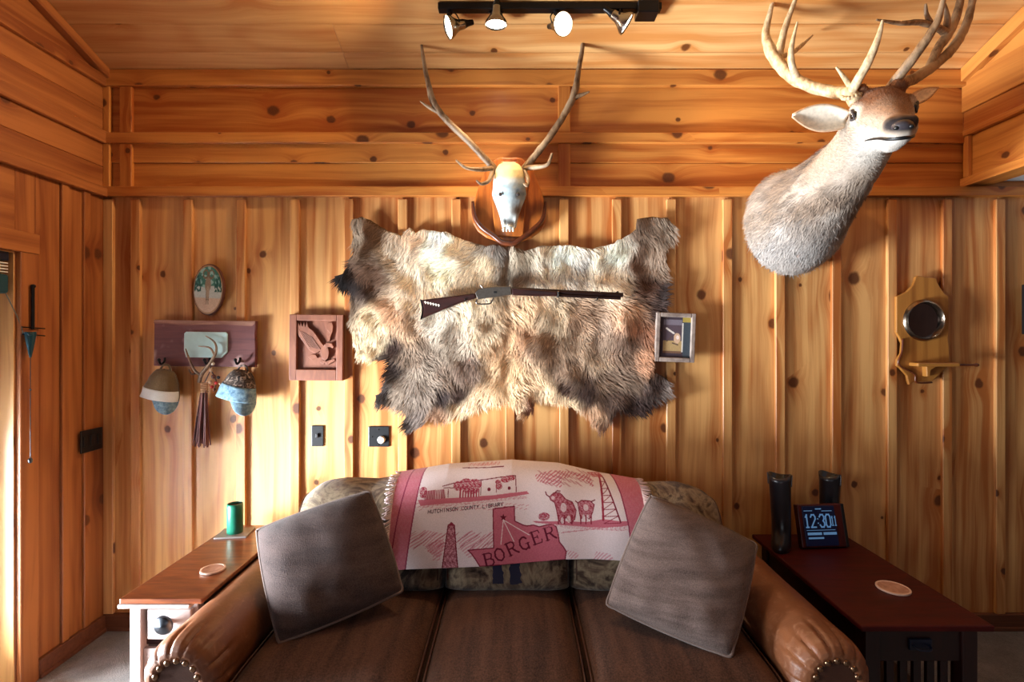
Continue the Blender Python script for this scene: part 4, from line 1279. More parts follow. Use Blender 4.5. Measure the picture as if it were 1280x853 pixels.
# cheeks, brows and pedicles
for s_ in (-1, 1):
    m.ball(H0 + hd * .36 + sxv * s_ * .066 - upv * .065, .06, sc=(1, 1.2, 1))
    m.ball(H0 + hd * .34 + sxv * s_ * .082 + upv * .035, .032)
    m.ball(H0 + hd * .93 + sxv * s_ * .032 + upv * .022, .026)
    m.lathe([(0.036, -0.02), (0.031, 0.04), (0.03, 0.05)], H0 + hd * .12 + sxv * s_ * .058 + upv * .055, upv + sxv * s_ * .35, 14)
m.ball(H0 + hd * .82 - upv * .06, .04, sc=(1, 1.3, .8))
eo = m.build('body', MT['skin'], elk)
rm = eo.modifiers.new('rm', 'REMESH'); rm.mode = 'VOXEL'; rm.voxel_size = 0.009; rm.use_smooth_shade = True
sm = eo.modifiers.new('sm', 'SMOOTH'); sm.factor = 0.6; sm.iterations = 9
dg = bpy.context.evaluated_depsgraph_get(); dg.update()
me = bpy.data.meshes.new_from_object(eo.evaluated_get(dg))
eo.modifiers.clear(); eo.data = me
if not me.materials:
    me.materials.append(MT['skin'])
EB = np.array(BASE[elk.name])
H0a, hda = np.array(H0), np.array(hd); hl = np.linalg.norm(hda); hu = hda / hl
sxa, upa = np.array(sxv), np.array(upv)
def c3(*c): return np.array(srgb(*c)[:3])
def elk_col(P):
    """P in world coordinates"""
    rel = P - H0a
    t_ = rel @ hu / hl; sx_ = rel @ sxa; u_ = rel @ upa
    n1 = np.array([noise.noise(Vector(p) * 9) for p in P]); n2 = np.array([noise.noise(Vector((p[0] * 48, p[1] * 7, p[2] * 44))) for p in P])
    k = lambda a, b, x: np.clip((x - a) / (b - a), 0, 1)[:, None] ** 1.0
    base = np.tile(c3(146, 124, 106), (len(P), 1))
    base = base + (c3(190, 176, 164) - base) * k(-.1, .45, n1)
    base = base + (c3(84, 68, 58) - base) * (k(0.0, .4, n2) * .75)
    base = base + (c3(200, 184, 168) - base) * (k(-.45, -.12, P[:, 1]) * .4)
    base = base + (c3(186, 182, 180) - base) * (k(2.16, 2.02, P[:, 2]) * .55)
    head = k(-.12, .08, t_) * k(2.2, 2.3, P[:, 2])
    hc = np.tile(c3(172, 156, 140), (len(P), 1))
    hc = hc + (c3(118, 78, 54) - hc) * (k(.015, .06, u_ + .02 * n1) * k(.8, .5, t_))
    for s_ in (-1, 1):
        de = np.linalg.norm(P - np.array(H0 + hd * .40 + sxv * s_ * .097 + upv * .018), axis=1)
        hc = hc + (c3(236, 226, 212) - hc) * (k(.05, .03, de) * .45)
    hc = hc + (c3(150, 116, 92) - hc) * (k(.02, .05, u_) * k(.45, .7, t_))
    hc = hc + (c3(206, 200, 192) - hc) * (k(.45, .65, t_) * k(.0, -.03, u_))
    hc = hc + (c3(52, 46, 48) - hc) * (k(.9, .97, t_) * k(-.004, .01, u_))
    return base + (hc - base) * head
co = np.zeros(len(me.vertices) * 3, np.float32); me.vertices.foreach_get('co', co); co = co.reshape(-1, 3).astype(float) + EB
cc = elk_col(co)
at = me.attributes.new('col', 'FLOAT_COLOR', 'POINT')
at.data.foreach_set('color', np.concatenate([cc, np.ones((len(cc), 1))], 1).astype(np.float32).reshape(-1))
BASE[eo.name] = BASE[elk.name]
NE = 30000
P, N = sample_mesh(me, NE)
P = P + EB
T = np.tile(np.array([[0.0, 0.85, -0.5]]), (NE, 1)) + 0.28 * rng.standard_normal((NE, 3))
rel = P - H0a; th = rel @ hu / hl
hm = ((th > -.1) & (P[:, 2] > 2.24))
T[hm] = -hu + 0.15 * rng.standard_normal((hm.sum(), 3))
T -= N * (T * N).sum(1, keepdims=True); T /= np.linalg.norm(T, axis=1, keepdims=True) + 1e-9
ln = np.where(hm, 0.012, 0.048) * np.where(th > .7, .5, 1)
keep = ~((th > .84) & ((rel @ upa) > -.03)) & (P[:, 1] < -0.03)
fur('fur', elk, P[keep], N[keep], T[keep], elk_col(P[keep]), ln[keep], np.where(hm, 0.0011, 0.0019)[keep].reshape(-1, 1), 0.26, var=0.62)
# eyes, nose, mouth
for s_ in (-1, 1):
    e = H0 + hd * .40 + sxv * s_ * .097 + upv * .018
    m = MB(); m.ball(e, .0175, n=16); eyo = m.build('eye', MT['eye'], elk, smooth=180)
    lid = MB(); a_ = hd.normalized()
    lid.tube([e - a_ * .026 + sxv * s_ * .002, e + upv * .017 + sxv * s_ * .010 - a_ * .006, e + a_ * .030 - upv * .008 + sxv * s_ * .004], [.003, .006, .003], 8); lid.tube([e - a_ * .026 + sxv * s_ * .002, e - upv * .017 + sxv * s_ * .010, e + a_ * .030 - upv * .008 + sxv * s_ * .004], [.003, .005, .003], 8)
    lid.build('eyelid', MT['nosepad'], eyo, smooth=180)
    # ears
    root_ = H0 + hd * .10 + sxv * s_ * .085 + upv * .012
    if s_ < 0:
        pass
nm = MB(); nc = H0 + hd * 0.99 + upv * .014
nm.ball(nc, .036, sc=(1.0, .9, .62), n=18); nb = nm.build('nose', MT['nosepad'], elk, smooth=180)
for s_ in (-1, 1):
    m = MB(); m.ball(nc + hd.normalized() * .020 + sxv * s_ * .022 + upv * .003, .010, sc=(1, 1, .75), n=10); m.build('nostril', MT['black'], nb, smooth=180)
m = MB()
mo = []
for t_, sx_, u_ in ((.62, -.070, -.062), (.72, -.062, -.048), (.82, -.053, -.036), (.92, -.047, -.027), (1.0, -.035, -.022), (1.055, 0, -.018), (1.0, .035, -.022), (.92, .047, -.027), (.82, .053, -.036), (.72, .062, -.048), (.62, .070, -.062)):
    mo.append(H0 + hd * t_ + sxv * sx_ + upv * u_)
m.tube(mo, [.002, .004, .005, .006, .007, .007, .007, .006, .005, .004, .002], 8); m.build('mouth', MT['black'], elk, smooth=180)
# ears by their tips in the photograph
def ear(rootp, tip, side, wd=0.046):
    m = MB()
    ax = (tip - rootp); L = ax.length; ax.normalize()
    fw = Vector((-.3, -1, -.15)); fw = (fw - ax * fw.dot(ax)).normalized(); sd = ax.cross(fw)
    def f(u, v):
        w_ = wd * (math.sin(PI * min(1, (0.16 + 0.84 * u ** 1.15))) ** 0.9 if u < 1 else 0) + .002
        b = (v - .5) * 2
        return rootp + ax * (u * L) + sd * (b * w_) - fw * (0.028 * (1 - b * b) * (1 - u * .6)) * 1.0 + fw * .01
    m.grid(f, 18, 12)
    cols_ = []
    m.col = []
    for i in range(19):
        for j in range(13):
            b = abs(j / 6 - 1); c_ = c3(240, 226, 206) * (1 - .2 * (1 - b) * (i / 18 < .8)) if b < .85 else c3(196, 160, 128)
            m.col.append((c_[0], c_[1], c_[2], 1))
    o = m.build('ear', MT['skin'], elk, smooth=180, vc=True)
    sd_ = o.modifiers.new('t', 'SOLIDIFY'); sd_.thickness = 0.007
ear(dp(1060, 150, 2.1), dp(991, 145, 2.13), -1, .05)
ear(dp(1128, 132, 2.06), dp(1170, 111, 2.2), 1, .026)
AD = lambda L: [(p[0], p[1], p[2] - D) for p in L]
antler('antler', elk, [
    (AD([(1070, 128, 2.06), (1061, 117, 2.08), (1040, 115, 2.14), (1012, 108, 2.2), (988, 95, 2.27), (970, 75, 2.33), (961, 58, 2.37), (957, 42, 2.4), (962, 18, 2.4), (970, -12, 2.42)]), [.026, .028, .024, .024, .025, .026, .024, .018, .012, .006]),
    (AD([(972, 76, 2.33), (976, 55, 2.34), (983, 30, 2.33), (994, 0, 2.32), (998, -14, 2.31)]), [.022, .018, .014, .009, .005]),
    (AD([(1000, 103, 2.24), (991, 85, 2.22), (989, 62, 2.2), (996, 30, 2.18)]), [.016, .015, .012, .004]),
    (AD([(974, 72, 2.34), (990, 66, 2.42), (1004, 55, 2.48), (1015, 45, 2.52)]), [.012, .011, .008, .004]),
    (AD([(1064, 116, 2.07), (1074, 98, 2.02), (1086, 76, 1.98), (1097, 50, 1.95), (1103, 27, 1.93)]), [.019, .018, .016, .012, .005]),
    (AD([(1066, 112, 2.07), (1056, 98, 2.05), (1046, 85, 2.04)]), [.012, .009, .004]),
    (AD([(1070, 104, 2.05), (1075, 94, 2.08), (1079, 84, 2.1)]), [.011, .008, .004])], MT['antler_pale'])
antler('antler', elk, [
    (AD([(1112, 124, 2.08), (1113, 112, 2.08), (1130, 104, 2.14), (1150, 94, 2.18), (1175, 76, 2.22), (1196, 53, 2.27), (1210, 24, 2.31), (1217, -6, 2.34)]), [.026, .028, .024, .023, .021, .020, .017, .013]),
    (AD([(1113, 111, 2.07), (1126, 92, 2.02), (1142, 72, 1.98), (1158, 50, 1.95), (1172, 26, 1.93), (1180, -4, 1.92)]), [.021, .019, .0175, .016, .013, .008]),
    (AD([(1160, 86, 2.2), (1172, 62, 2.22), (1184, 44, 2.24), (1194, 24, 2.26), (1202, -6, 2.28)]), [.015, .018, .021, .018, .013]),
    (AD([(1184, 42, 2.24), (1170, 34, 2.2), (1150, 28, 2.16), (1125, 29, 2.12), (1098, 25, 2.08)]), [.018, .014, .012, .009, .004]),
    (AD([(1182, 38, 2.24), (1184, 20, 2.2), (1178, 0, 2.18)]), [.016, .011, .006]),
    (AD([(1163, 28, 2.18), (1158, 18, 2.16), (1157, 6, 2.15)]), [.011, .009, .005])], MT['antler'])
# burrs around the antler bases
m = MB()
for px_, py_, d_ in ((1064, 120, 2.07), (1113, 114, 2.07)):
    c = dp(px_, py_, d_); m = MB()
    for k in range(16):
        a = 2 * PI * k / 16
        m.ball(c + sxv * .032 * math.cos(a) - hd.normalized() * .026 * math.sin(a) + upv * .004 * math.sin(2 * a), .009, n=8)
    m.build('antler_burr', MT['antler_pale'], elk, smooth=180)

# ------------------------------------------------------------------ track light
tl = thing('track_light', 'black ceiling track with four lit steel spotlight heads', 'track light', W(690, 8, -0.37))
ty = -0.37
zt = ceil_z(ty)
x0 = (548 - CX) * (D + ty) / F; x1 = (826 - CX) * (D + ty) / F
zb = H + (CY - 14) * (D + ty) / F
m = MB(); m.box((x0, ty - 0.02, zb), (x1, ty + 0.02, zt + 0.0)); m.build('track', MT['blackmetal'], tl, bevel=0.003)
m = MB(); xa = (795 - CX) * (D + ty) / F; m.box((xa, ty - 0.045, zb - 0.03), (x1 - 0.02, ty + 0.035, zt - 0.005)); m.build('power_feed', MT['blackmetal'], tl, bevel=0.004)
heads = [  # bulb face centre (px), direction, mount px
    (560, 34, (-0.86, -0.30, -0.36), 562), (620, 31, (-0.04, 0.08, -1.0), 620), (704, 30, (0.42, -0.72, -0.35), 695), (784, 30, (0.80, 0.0, -0.55), 775)]
for px_, py_, dr, mpx in heads:
    dr = Vector(dr).normalized()
    fc = W(px_, py_, ty - 0.01)
    back = fc - dr * 0.085
    piv = Vector(((mpx - CX) * (D + ty) / F, ty, zb))
    m = MB()
    m.lathe([(0.018, 0.0), (0.022, 0.006), (0.024, 0.03), (0.034, 0.05), (0.050, 0.072), (0.053, 0.086), (0.050, 0.087), (0.046, 0.078)], back, dr, 24, caps=False)
    hd_o = m.build('spotlight_head', MT['chrome'], tl, smooth=50)
    m = MB(); m.lathe([(0.0, 0.0835), (0.03, 0.0828), (0.047, 0.080)], back, dr, 24, caps=False); m.build('bulb', MT['bulb'], hd_o, smooth=180)
    m = MB(); m.lathe([(0.0, -0.045), (0.012, -0.044), (0.014, -0.02), (0.02, 0.0), (0.0, 0.001)], back, dr, 14, caps=False); m.build('lamp_socket', MT['blackmetal'], hd_o, smooth=40)
    m = MB()
    sdv = dr.cross(Vector((0, 0, 1)));
    sdv = sdv.normalized() if sdv.length > .1 else Vector((1, 0, 0))
    mid_ = back + dr * .03
    m.tube([mid_ + sdv * .027, lerp(mid_, piv, .5) + sdv * .034, piv + Vector((0, 0, .004))], .003, 6); m.tube([mid_ - sdv * .027, lerp(mid_, piv, .5) - sdv * .034, piv + Vector((0, 0, .004))], .003, 6)
    m.lathe([(0.013, -0.012), (0.013, 0.012)], piv, (0, 0, 1), 12)
    m.build('yoke', MT['blackmetal'], hd_o, smooth=50)
    ld = bpy.data.lights.new('spot_lamp', 'SPOT')
    ld.energy = {562: 70.0, 620: 36.0, 695: 50.0, 775: 30.0}[mpx]; ld.color = (1.0, 0.72, 0.42); ld.spot_size = math.radians({562: 110, 620: 84, 695: 115, 775: 85}[mpx]); ld.spot_blend = 1.0; ld.shadow_soft_size = 0.05
    lo = bpy.data.objects.new('spot_lamp', ld); COL.objects.link(lo)
    lo.location = fc + dr * 0.02
    lo.rotation_euler = (-dr).to_track_quat('Z', 'Y').to_euler()
    lo['aim'] = 1

# ------------------------------------------------------------------ sofa
SX = -0.03
sofa = thing('sofa', 'brown leather three seat sofa with rolled arms and woodland tapestry back cushions', 'sofa', (SX, -0.6, 0))
AX, AZ, AR = 1.06, 0.475, 0.13
YA0, YA1 = -0.17, -1.135
# base and back frame
m = MB(); m.box((SX - 0.95, -1.08, 0.10), (SX + 0.95, -0.2, 0.33)); m.build('base', MT['leather'], sofa, bevel=0.03, seg=3)
m = MB()
def backfr(u, v):
    x = lerp(-1.02, 1.02, u); z = lerp(0.1, 0.80, v)
    return Vector((SX + x, -0.14 + .0 * v, z))
m.prism([(SX - 1.02, .1), (SX + 1.02, .1), (SX + 1.02, .62), (SX + .96, .73), (SX + .7, .80), (SX, .84), (SX - .7, .80), (SX - .96, .73), (SX - 1.02, .62)], -0.10, -0.24)
m.build('back_frame', MT['leather'], sofa, bevel=0.03, seg=3)
for sx_ in (-0.9, 0.9):
    for yy in (-1.02, -0.2):
        m = MB(); m.lathe([(0.025, 0), (0.035, 0.03), (0.042, 0.1)], (SX + sx_, yy, 0), n=16); m.build('foot', MT['mahogany_dark'], sofa, smooth=40)
for s_ in (-1, 1):
    cxx = SX + s_ * AX
    m = MB()
    prof = [(-0.17, .115), (-0.2, .13), (-0.4, .131), (-0.6, .131), (-0.8, .131), (-.95, .131), (-1.02, .131), (-1.06, .130), (-1.09, .127), (-1.11, .121), (-1.125, .111), (-1.135, .098), (-1.139, .085), (-1.137, .072), (-1.130, .064)]
    # resample profile
    vs, fs = [], []
    NP, NA = 60, 96
    ys = []
    for i in range(NP + 1):
        k = i / NP * (len(prof) - 1); j = min(int(k), len(prof) - 2); t_ = k - j
        ys.append((lerp(prof[j][0], prof[j + 1][0], t_), lerp(prof[j][1], prof[j + 1][1], t_)))
    pleats = [20, 48, 74, 100, 126, 155, 185]
    for i, (yy, r) in enumerate(ys):
        fz = sst(-1.03, -1.10, yy)
        for k in range(NA):
            a = 2 * PI * k / NA; dg_ = math.degrees(a)
            pl_ = 0.0
            for pa in pleats:
                dd = (dg_ - pa + 180) % 360 - 180
                fade = sst(-0.99 - 0.02 * math.sin(pa), -1.07, yy)
                pl_ += math.exp(-(dd / 2.6) ** 2) * fade * 0.012 - math.exp(-(dd / 11) ** 2) * fade * 0.003
            rr = r - pl_ + 0.003 * noise.noise(Vector((a * 2, yy * 7, s_ * 5)))
            x = rr * math.cos(a) * s_; z = rr * math.sin(a)
            if z < 0:
                z *= 1.0
            vs.append(Vector((cxx + x, yy, AZ + z)))
    for i in range(NP):
        for k in range(NA):
            fs.append((i * NA + k, i * NA + (k + 1) % NA, (i + 1) * NA + (k + 1) % NA, (i + 1) * NA + k))
    fs.append(tuple(range(NA)))
    m.add(vs, fs)
    # the upright below the roll
    ox0, ox1 = (cxx - .10, cxx + .085) if s_ > 0 else (cxx - .085, cxx + .10)
    m.box((ox0, -1.125, .1), (ox1, -.18, AZ - .02))
    arm = m.build('arm', MT['leather'], sofa, smooth=60)
    m = MB()
    pp = [(.066 * math.cos(2 * PI * k / 40), .066 * math.sin(2 * PI * k / 40)) for k in range(-2, 23)]
    pp = [(cxx + p[0], AZ + p[1]) for p in pp] + [(cxx - .066, .12), (cxx + .066, .12)]
    m.prism(pp, -1.12, -1.134); m.build('front_panel', MT['leather_dark'], arm, bevel=0.004)
    for k in range(9):
        a = PI * (k / 8 * 1.1 - .05)
        m = MB(); m.ball((cxx + .070 * math.cos(a), -1.137, AZ + .070 * math.sin(a)), .0105, sc=(1, .7, 1), n=14); m.build('nailhead', MT['brass'], arm, smooth=180)
# seat cushions
seats = [(-0.955, -0.318), (-0.318, 0.24), (0.24, 0.895)]
for (xa, xb) in seats:
    m = MB()
    cxm, hw = (xa + xb) / 2, (xb - xa) / 2 - 0.004
    def seat(u, v, top=True):
        a = (u - .5) * 2; b = (v - .5) * 2
        ea = (1 - abs(a) ** 7) ; eb_ = (1 - abs(b) ** 7)
        e = max(0.0, ea * eb_) ** .5
        h_ = 0.335 + 0.07 + 0.07 * e * (1 if top else -1) + (0.016 * (1 - a * a) * (1 - b * b) if top else 0)
        if top:
            h_ += 0.006 * noise.noise(Vector((a * 2.2 + xa * 7, b * 1.2, 2)))
        return Vector((cxm + hw * a, lerp(-1.14, -0.36, v), h_))
    m.grid(lambda u, v: seat(u, v, True), 40, 40); m.grid(lambda u, v: seat(u, v, False), 40, 40)
    c_ = m.build('seat_cushion', MT['seat'], sofa, smooth=180)
    pm = MB()
    edge = [seat(0.012, 0.02 + .96 * k / 12) + Vector((0, 0, 0.012)) for k in range(13)]
    pm.tube(edge, .004, 6, sub=2)
    pm.build('piping', MT['leather_dark'], c_, smooth=180); pm = MB()
    edge = [seat(0.988, 0.02 + .96 * k / 12) + Vector((0, 0, 0.012)) for k in range(13)]
    pm.tube(edge, .004, 6, sub=2)
    pm.build('piping', MT['leather_dark'], c_, smooth=180)

# back: envelope shared by the cushions and by the throw that hangs over them
ZT = [(-1.08, .70), (-1.06, .775), (-1.03, .83), (-.994, .868), (-.92, .902), (-.806, .912), (-.66, .905), (-.53, .925), (-.32, .957), (-.02, .975), (.206, .960), (.4, .918), (.58, .89), (.77, .893), (.88, .872), (.94, .835), (.975, .79), (1.0, .72)]
def ztop(x):
    if x <= ZT[0][0]: return ZT[0][1]
    for (a, za), (b, zb_) in zip(ZT[:-1], ZT[1:]):
        if x <= b:
            t_ = (x - a) / (b - a); return lerp(za, zb_, t_)
    return ZT[-1][1]
ZB, HY, YCC, LEAN = 0.47, 0.15, -0.41, 0.33
def backsec(x, th, zt_=None, hy=HY, grow=0.0, zb_=ZB):
    zt_ = ztop(x) if zt_ is None else zt_
    zc = (zt_ + zb_) / 2; hz_ = (zt_ - zb_) / 2 + grow
    c, s = math.cos(th), math.sin(th)
    z = zc + hz_ * math.copysign(abs(s) ** .8, s)
    y_ = YCC + LEAN * (z - .72) - (hy + grow) * math.copysign(abs(c) ** .75, c)
    return Vector((x, y_, z))
for (xa, xb) in ((-1.0, -0.322), (-0.314, 0.236), (0.244, 0.94)):
    m = MB()
    # outer cushions lean over the arms: widen above them
    def cush(u, v):
        a = (u - .5) * 2
        e = max(0.0, 1 - abs(a) ** 5) ** .45
        x = lerp(xa, xb, u)
        zt_ = lerp(ZB + .30, ztop(x), .35 + .65 * e)
        p = backsec(x, v * 2 * PI, zt_, HY * (0.25 + 0.75 * e))
        p.y += 0.006 * noise.noise(Vector((x * 9, v * 6, 3)))
        return p
    m.grid(cush, 36, 40)
    m.f.append([0 * 41 + j for j in range(41)]); m.m.append(0); m.brd.append(.5); m.uv.append(None)
    m.f.append([36 * 41 + j for j in range(41)]); m.m.append(0); m.brd.append(.5); m.uv.append(None)
    bc = m.build('back_cushion', MT['tapestry'], sofa, smooth=180)
    for uu in (0.03, 0.97):
        pm = MB()
        pm.tube([cush(uu, -.12 + .5 * k / 14) for k in range(15)], .004, 6, sub=2)
        pm.build('piping', MT['leather_dark'], bc, smooth=180)

# ------------------------------------------------------------------ throw blanket with its woven picture
KX = 3.657
GX0, GX1 = 68.0, 1235.0
ytop_t = [(60, 82), (120, 76), (300, 52), (500, 38), (640, 34), (760, 42), (850, 56), (980, 82), (1115, 112), (1200, 160), (1240, 190)]
ybot_t = [(60, 528), (150, 520), (320, 514), (520, 505), (700, 487), (860, 474), (980, 472), (1080, 478), (1240, 490)]
def interp(t_, x):
    return float(np.interp(x, [p[0] for p in t_], [p[1] for p in t_]))
NX, NY = 760, 300
THS = np.linspace(math.radians(-42), math.radians(125), 150)
V = np.zeros((NX + 1, NY + 1, 3)); DX = np.zeros((NX + 1, NY + 1)); DYc = np.zeros((NX + 1, NY + 1))
for i in range(NX + 1):
    gx = lerp(GX0, GX1, i / NX)
    X = (gx / KX + 470 - CX) * 2.24 / F
    pts = np.array([tuple(backsec(X, t_, grow=0.012)) for t_ in THS])
    pts[:, 1] += 0.004 * math.sin(gx * .021) * np.cos(THS)
    py = CY + (H - pts[:, 2]) * F / (D + pts[:, 1])          # how far down the front each point hangs
    k0 = int(np.argmin(py))                                  # crest
    front = py[:k0 + 1][::-1]; fp = pts[:k0 + 1][::-1]       # crest .. bottom
    bot = interp(ybot_t, gx) / KX + 570
    nb = NY - 40
    tv = np.linspace(front[0], bot, nb + 1)
    for a in range(3):
        V[i, 40:, a] = np.interp(tv, front, fp[:, a])
        bp = pts[k0:]
        V[i, :41, a] = np.interp(np.linspace(1, 0, 41), np.linspace(0, 1, len(bp)), bp[:, a])
    yt, yb_ = interp(ytop_t, gx), interp(ybot_t, gx)
    DX[i, :] = gx
    DYc[i, 40:] = lerp(yt, yb_, np.linspace(0, 1, nb + 1))
    DYc[i, :40] = yt - np.linspace(60, 2, 40)
WHITE, PINK, DEEP, MIDP = c3(222, 208, 212), c3(190, 104, 122), c3(118, 32, 52), c3(206, 146, 160)
IMG = np.tile(WHITE, (NX + 1, NY + 1, 1))
def paint(mask, c, k=1.0):
    IMG[mask] = IMG[mask] * (1 - k) + c * k
def pmask(poly):
    c = np.zeros(DX.shape, bool); n = len(poly); j = n - 1
    for i in range(n):
        xi, yi = poly[i]; xj, yj = poly[j]
        if yi != yj:
            c ^= ((yi > DYc) != (yj > DYc)) & (DX < (xj - xi) * (DYc - yi) / (yj - yi) + xi)
        j = i
    return c
def smask(x0, y0, x1, y1, w_):
    l2 = (x1 - x0) ** 2 + (y1 - y0) ** 2 + 1e-9
    t_ = np.clip(((DX - x0) * (x1 - x0) + (DYc - y0) * (y1 - y0)) / l2, 0, 1)
    return (DX - x0 - t_ * (x1 - x0)) ** 2 + (DYc - y0 - t_ * (y1 - y0)) ** 2 < w_ * w_
def line(pts, w_, c, k=1.0):
    for a, b in zip(pts[:-1], pts[1:]): paint(smask(*a, *b, w_), c, k)
def emask(x, y_, rx, ry): return ((DX - x) / rx) ** 2 + ((DYc - y_) / ry) ** 2 < 1
NZ = np.sin(DX * .61 + 3 * np.sin(DYc * .37)) * np.sin(DYc * .53 + 2 * np.sin(DX * .29))
# hatched sky and clouds
def hatch(poly, n=40, c=MIDP, k=.9):
    pm_ = pmask(poly)
    st_ = np.sin((DX * .75 + DYc * .95) * .42 + np.sin(DX * .05) * 2) > .1
    paint(pm_ & st_, c, k)
hatch([(160, 370), (230, 345), (310, 360), (320, 420), (300, 480), (250, 480), (235, 430), (190, 430), (165, 430)])
hatch([(380, 380), (440, 345), (480, 372), (535, 350), (535, 420), (430, 432), (470, 490), (440, 480), (390, 430)])
hatch([(730, 100), (800, 85), (900, 95), (1000, 110), (1010, 170), (960, 165), (930, 125), (900, 130), (850, 165), (820, 150), (740, 130)], c=PINK)
hatch([(860, 430), (900, 440), (960, 470), (880, 470)]); hatch([(1000, 440), (1060, 450), (1080, 480), (980, 475)])
paint(pmask([(240, 440), (300, 470), (320, 400), (300, 385), (262, 400)]) & (NZ > -.2), PINK, .7)
for x_, y_, r in ((180, 450, 26), (215, 440, 30), (235, 470, 34), (400, 480, 30), (440, 490, 28), (375, 470, 20), (880, 145, 26), (915, 138, 28), (960, 160, 30), (1000, 185, 28), (930, 400, 40), (1000, 395, 50), (940, 465, 24)):
    paint(emask(x_, y_, r, r * .9), WHITE)
# library
paint(pmask([(185, 212), (330, 205), (560, 188), (690, 172), (702, 184), (600, 202), (400, 222), (200, 238)]), PINK)
paint(pmask([(200, 232), (400, 218), (690, 192), (690, 204), (400, 234), (200, 246)]) & (NZ > .2), PINK, .8)
line([(295, 152), (345, 138), (480, 122), (560, 112), (638, 104), (641, 175)], 2.2, DEEP); line([(475, 128), (476, 188)], 2, DEEP); line([(548, 130), (548, 178)], 1.8, DEEP); line([(322, 165), (324, 200)], 2, DEEP); line([(300, 160), (345, 158)], 1.8, DEEP)
paint(pmask([(212, 172), (305, 165), (312, 205), (214, 212)]) & (np.sin(DX * .8) > -.6), c3(150, 50, 72))
paint(pmask([(375, 170), (470, 165), (470, 198), (375, 204)]) & (np.sin(DX * .5) > -.2), c3(160, 60, 82))
for x_, y_, rx, ry in ((370, 150, 26, 22), (405, 140, 32, 24), (445, 142, 34, 24), (430, 165, 40, 20), (205, 172, 18, 18), (208, 192, 16, 12), (560, 150, 16, 16), (590, 122, 22, 14), (615, 115, 20, 12), (556, 132, 14, 10)):
    paint(emask(x_, y_, rx, ry) & (NZ > -.45), c3(160, 52, 76))
paint(emask(514, 164, 8, 8), DEEP); paint(emask(608, 160, 7, 8), DEEP)
line([(380, 70), (480, 68), (580, 64)], 2, DEEP); paint(pmask([(400, 50), (560, 40), (560, 56), (400, 64)]) & (NZ > .1), c3(196, 108, 110))
# lettering (stroke font on a 4 x 6 grid)
FT = {'H': ['0006', '4046', '0343'], 'U': ['060110304146', ], 'T': ['0646', '2026'], 'C': ['4536160501103041'], 'I': ['2026'], 'N': ['00064046'], 'S': ['45361605143341301001'], 'O': ['103041453616050110'], 'Y': ['062346', '2320'], 'L': ['060040'], 'B': ['0006364533' if False else '00063645443303', '33424130 00'.replace(' ', '')], 'R': ['00063645443303', '2340'], 'A': ['002640', '1232'], 'G': ['453616050110304143 23'.replace(' ', '')], 'E': ['46060040', '0333'],
      '0': ['1030414536160501', '0110'], '1': ['152620', '1030'], '2': ['0516364544000040' if False else '051636454400', '0040'], '3': ['05163645443342413010 01'.replace(' ', ''), ], '4': ['30360242']}
def strokes(ch):
    r = []
    for s in FT.get(ch, []):
        r.append([(int(s[i]), int(s[i + 1])) for i in range(0, len(s) - 1, 2)])
    return r
txt = 'HUTCHINSON COUNTY LIBRARY'
for i, ch in enumerate(txt):
    t_ = i / (len(txt) - 1)
    ox, oy = lerp(238, 570, t_), lerp(272, 238, t_)
    for stq in strokes(ch):
        line([(ox + p[0] * 2.3, oy - p[1] * 2.4 - p[0] * .24) for p in stq], 1.7, c3(70, 34, 54))
# derrick on the left
paint(pmask([(332, 325), (360, 325), (381, 512), (312, 514)]), MIDP)
dm = pmask([(332, 325), (360, 325), (381, 512), (312, 514)])
paint(dm & (NZ > .05), DEEP, .9); line([(332, 322), (312, 514)], 2.6, DEEP); line([(360, 322), (381, 512)], 2.6, DEEP)
paint(pmask([(328, 326), (346, 308), (364, 326)]), c3(140, 44, 66))
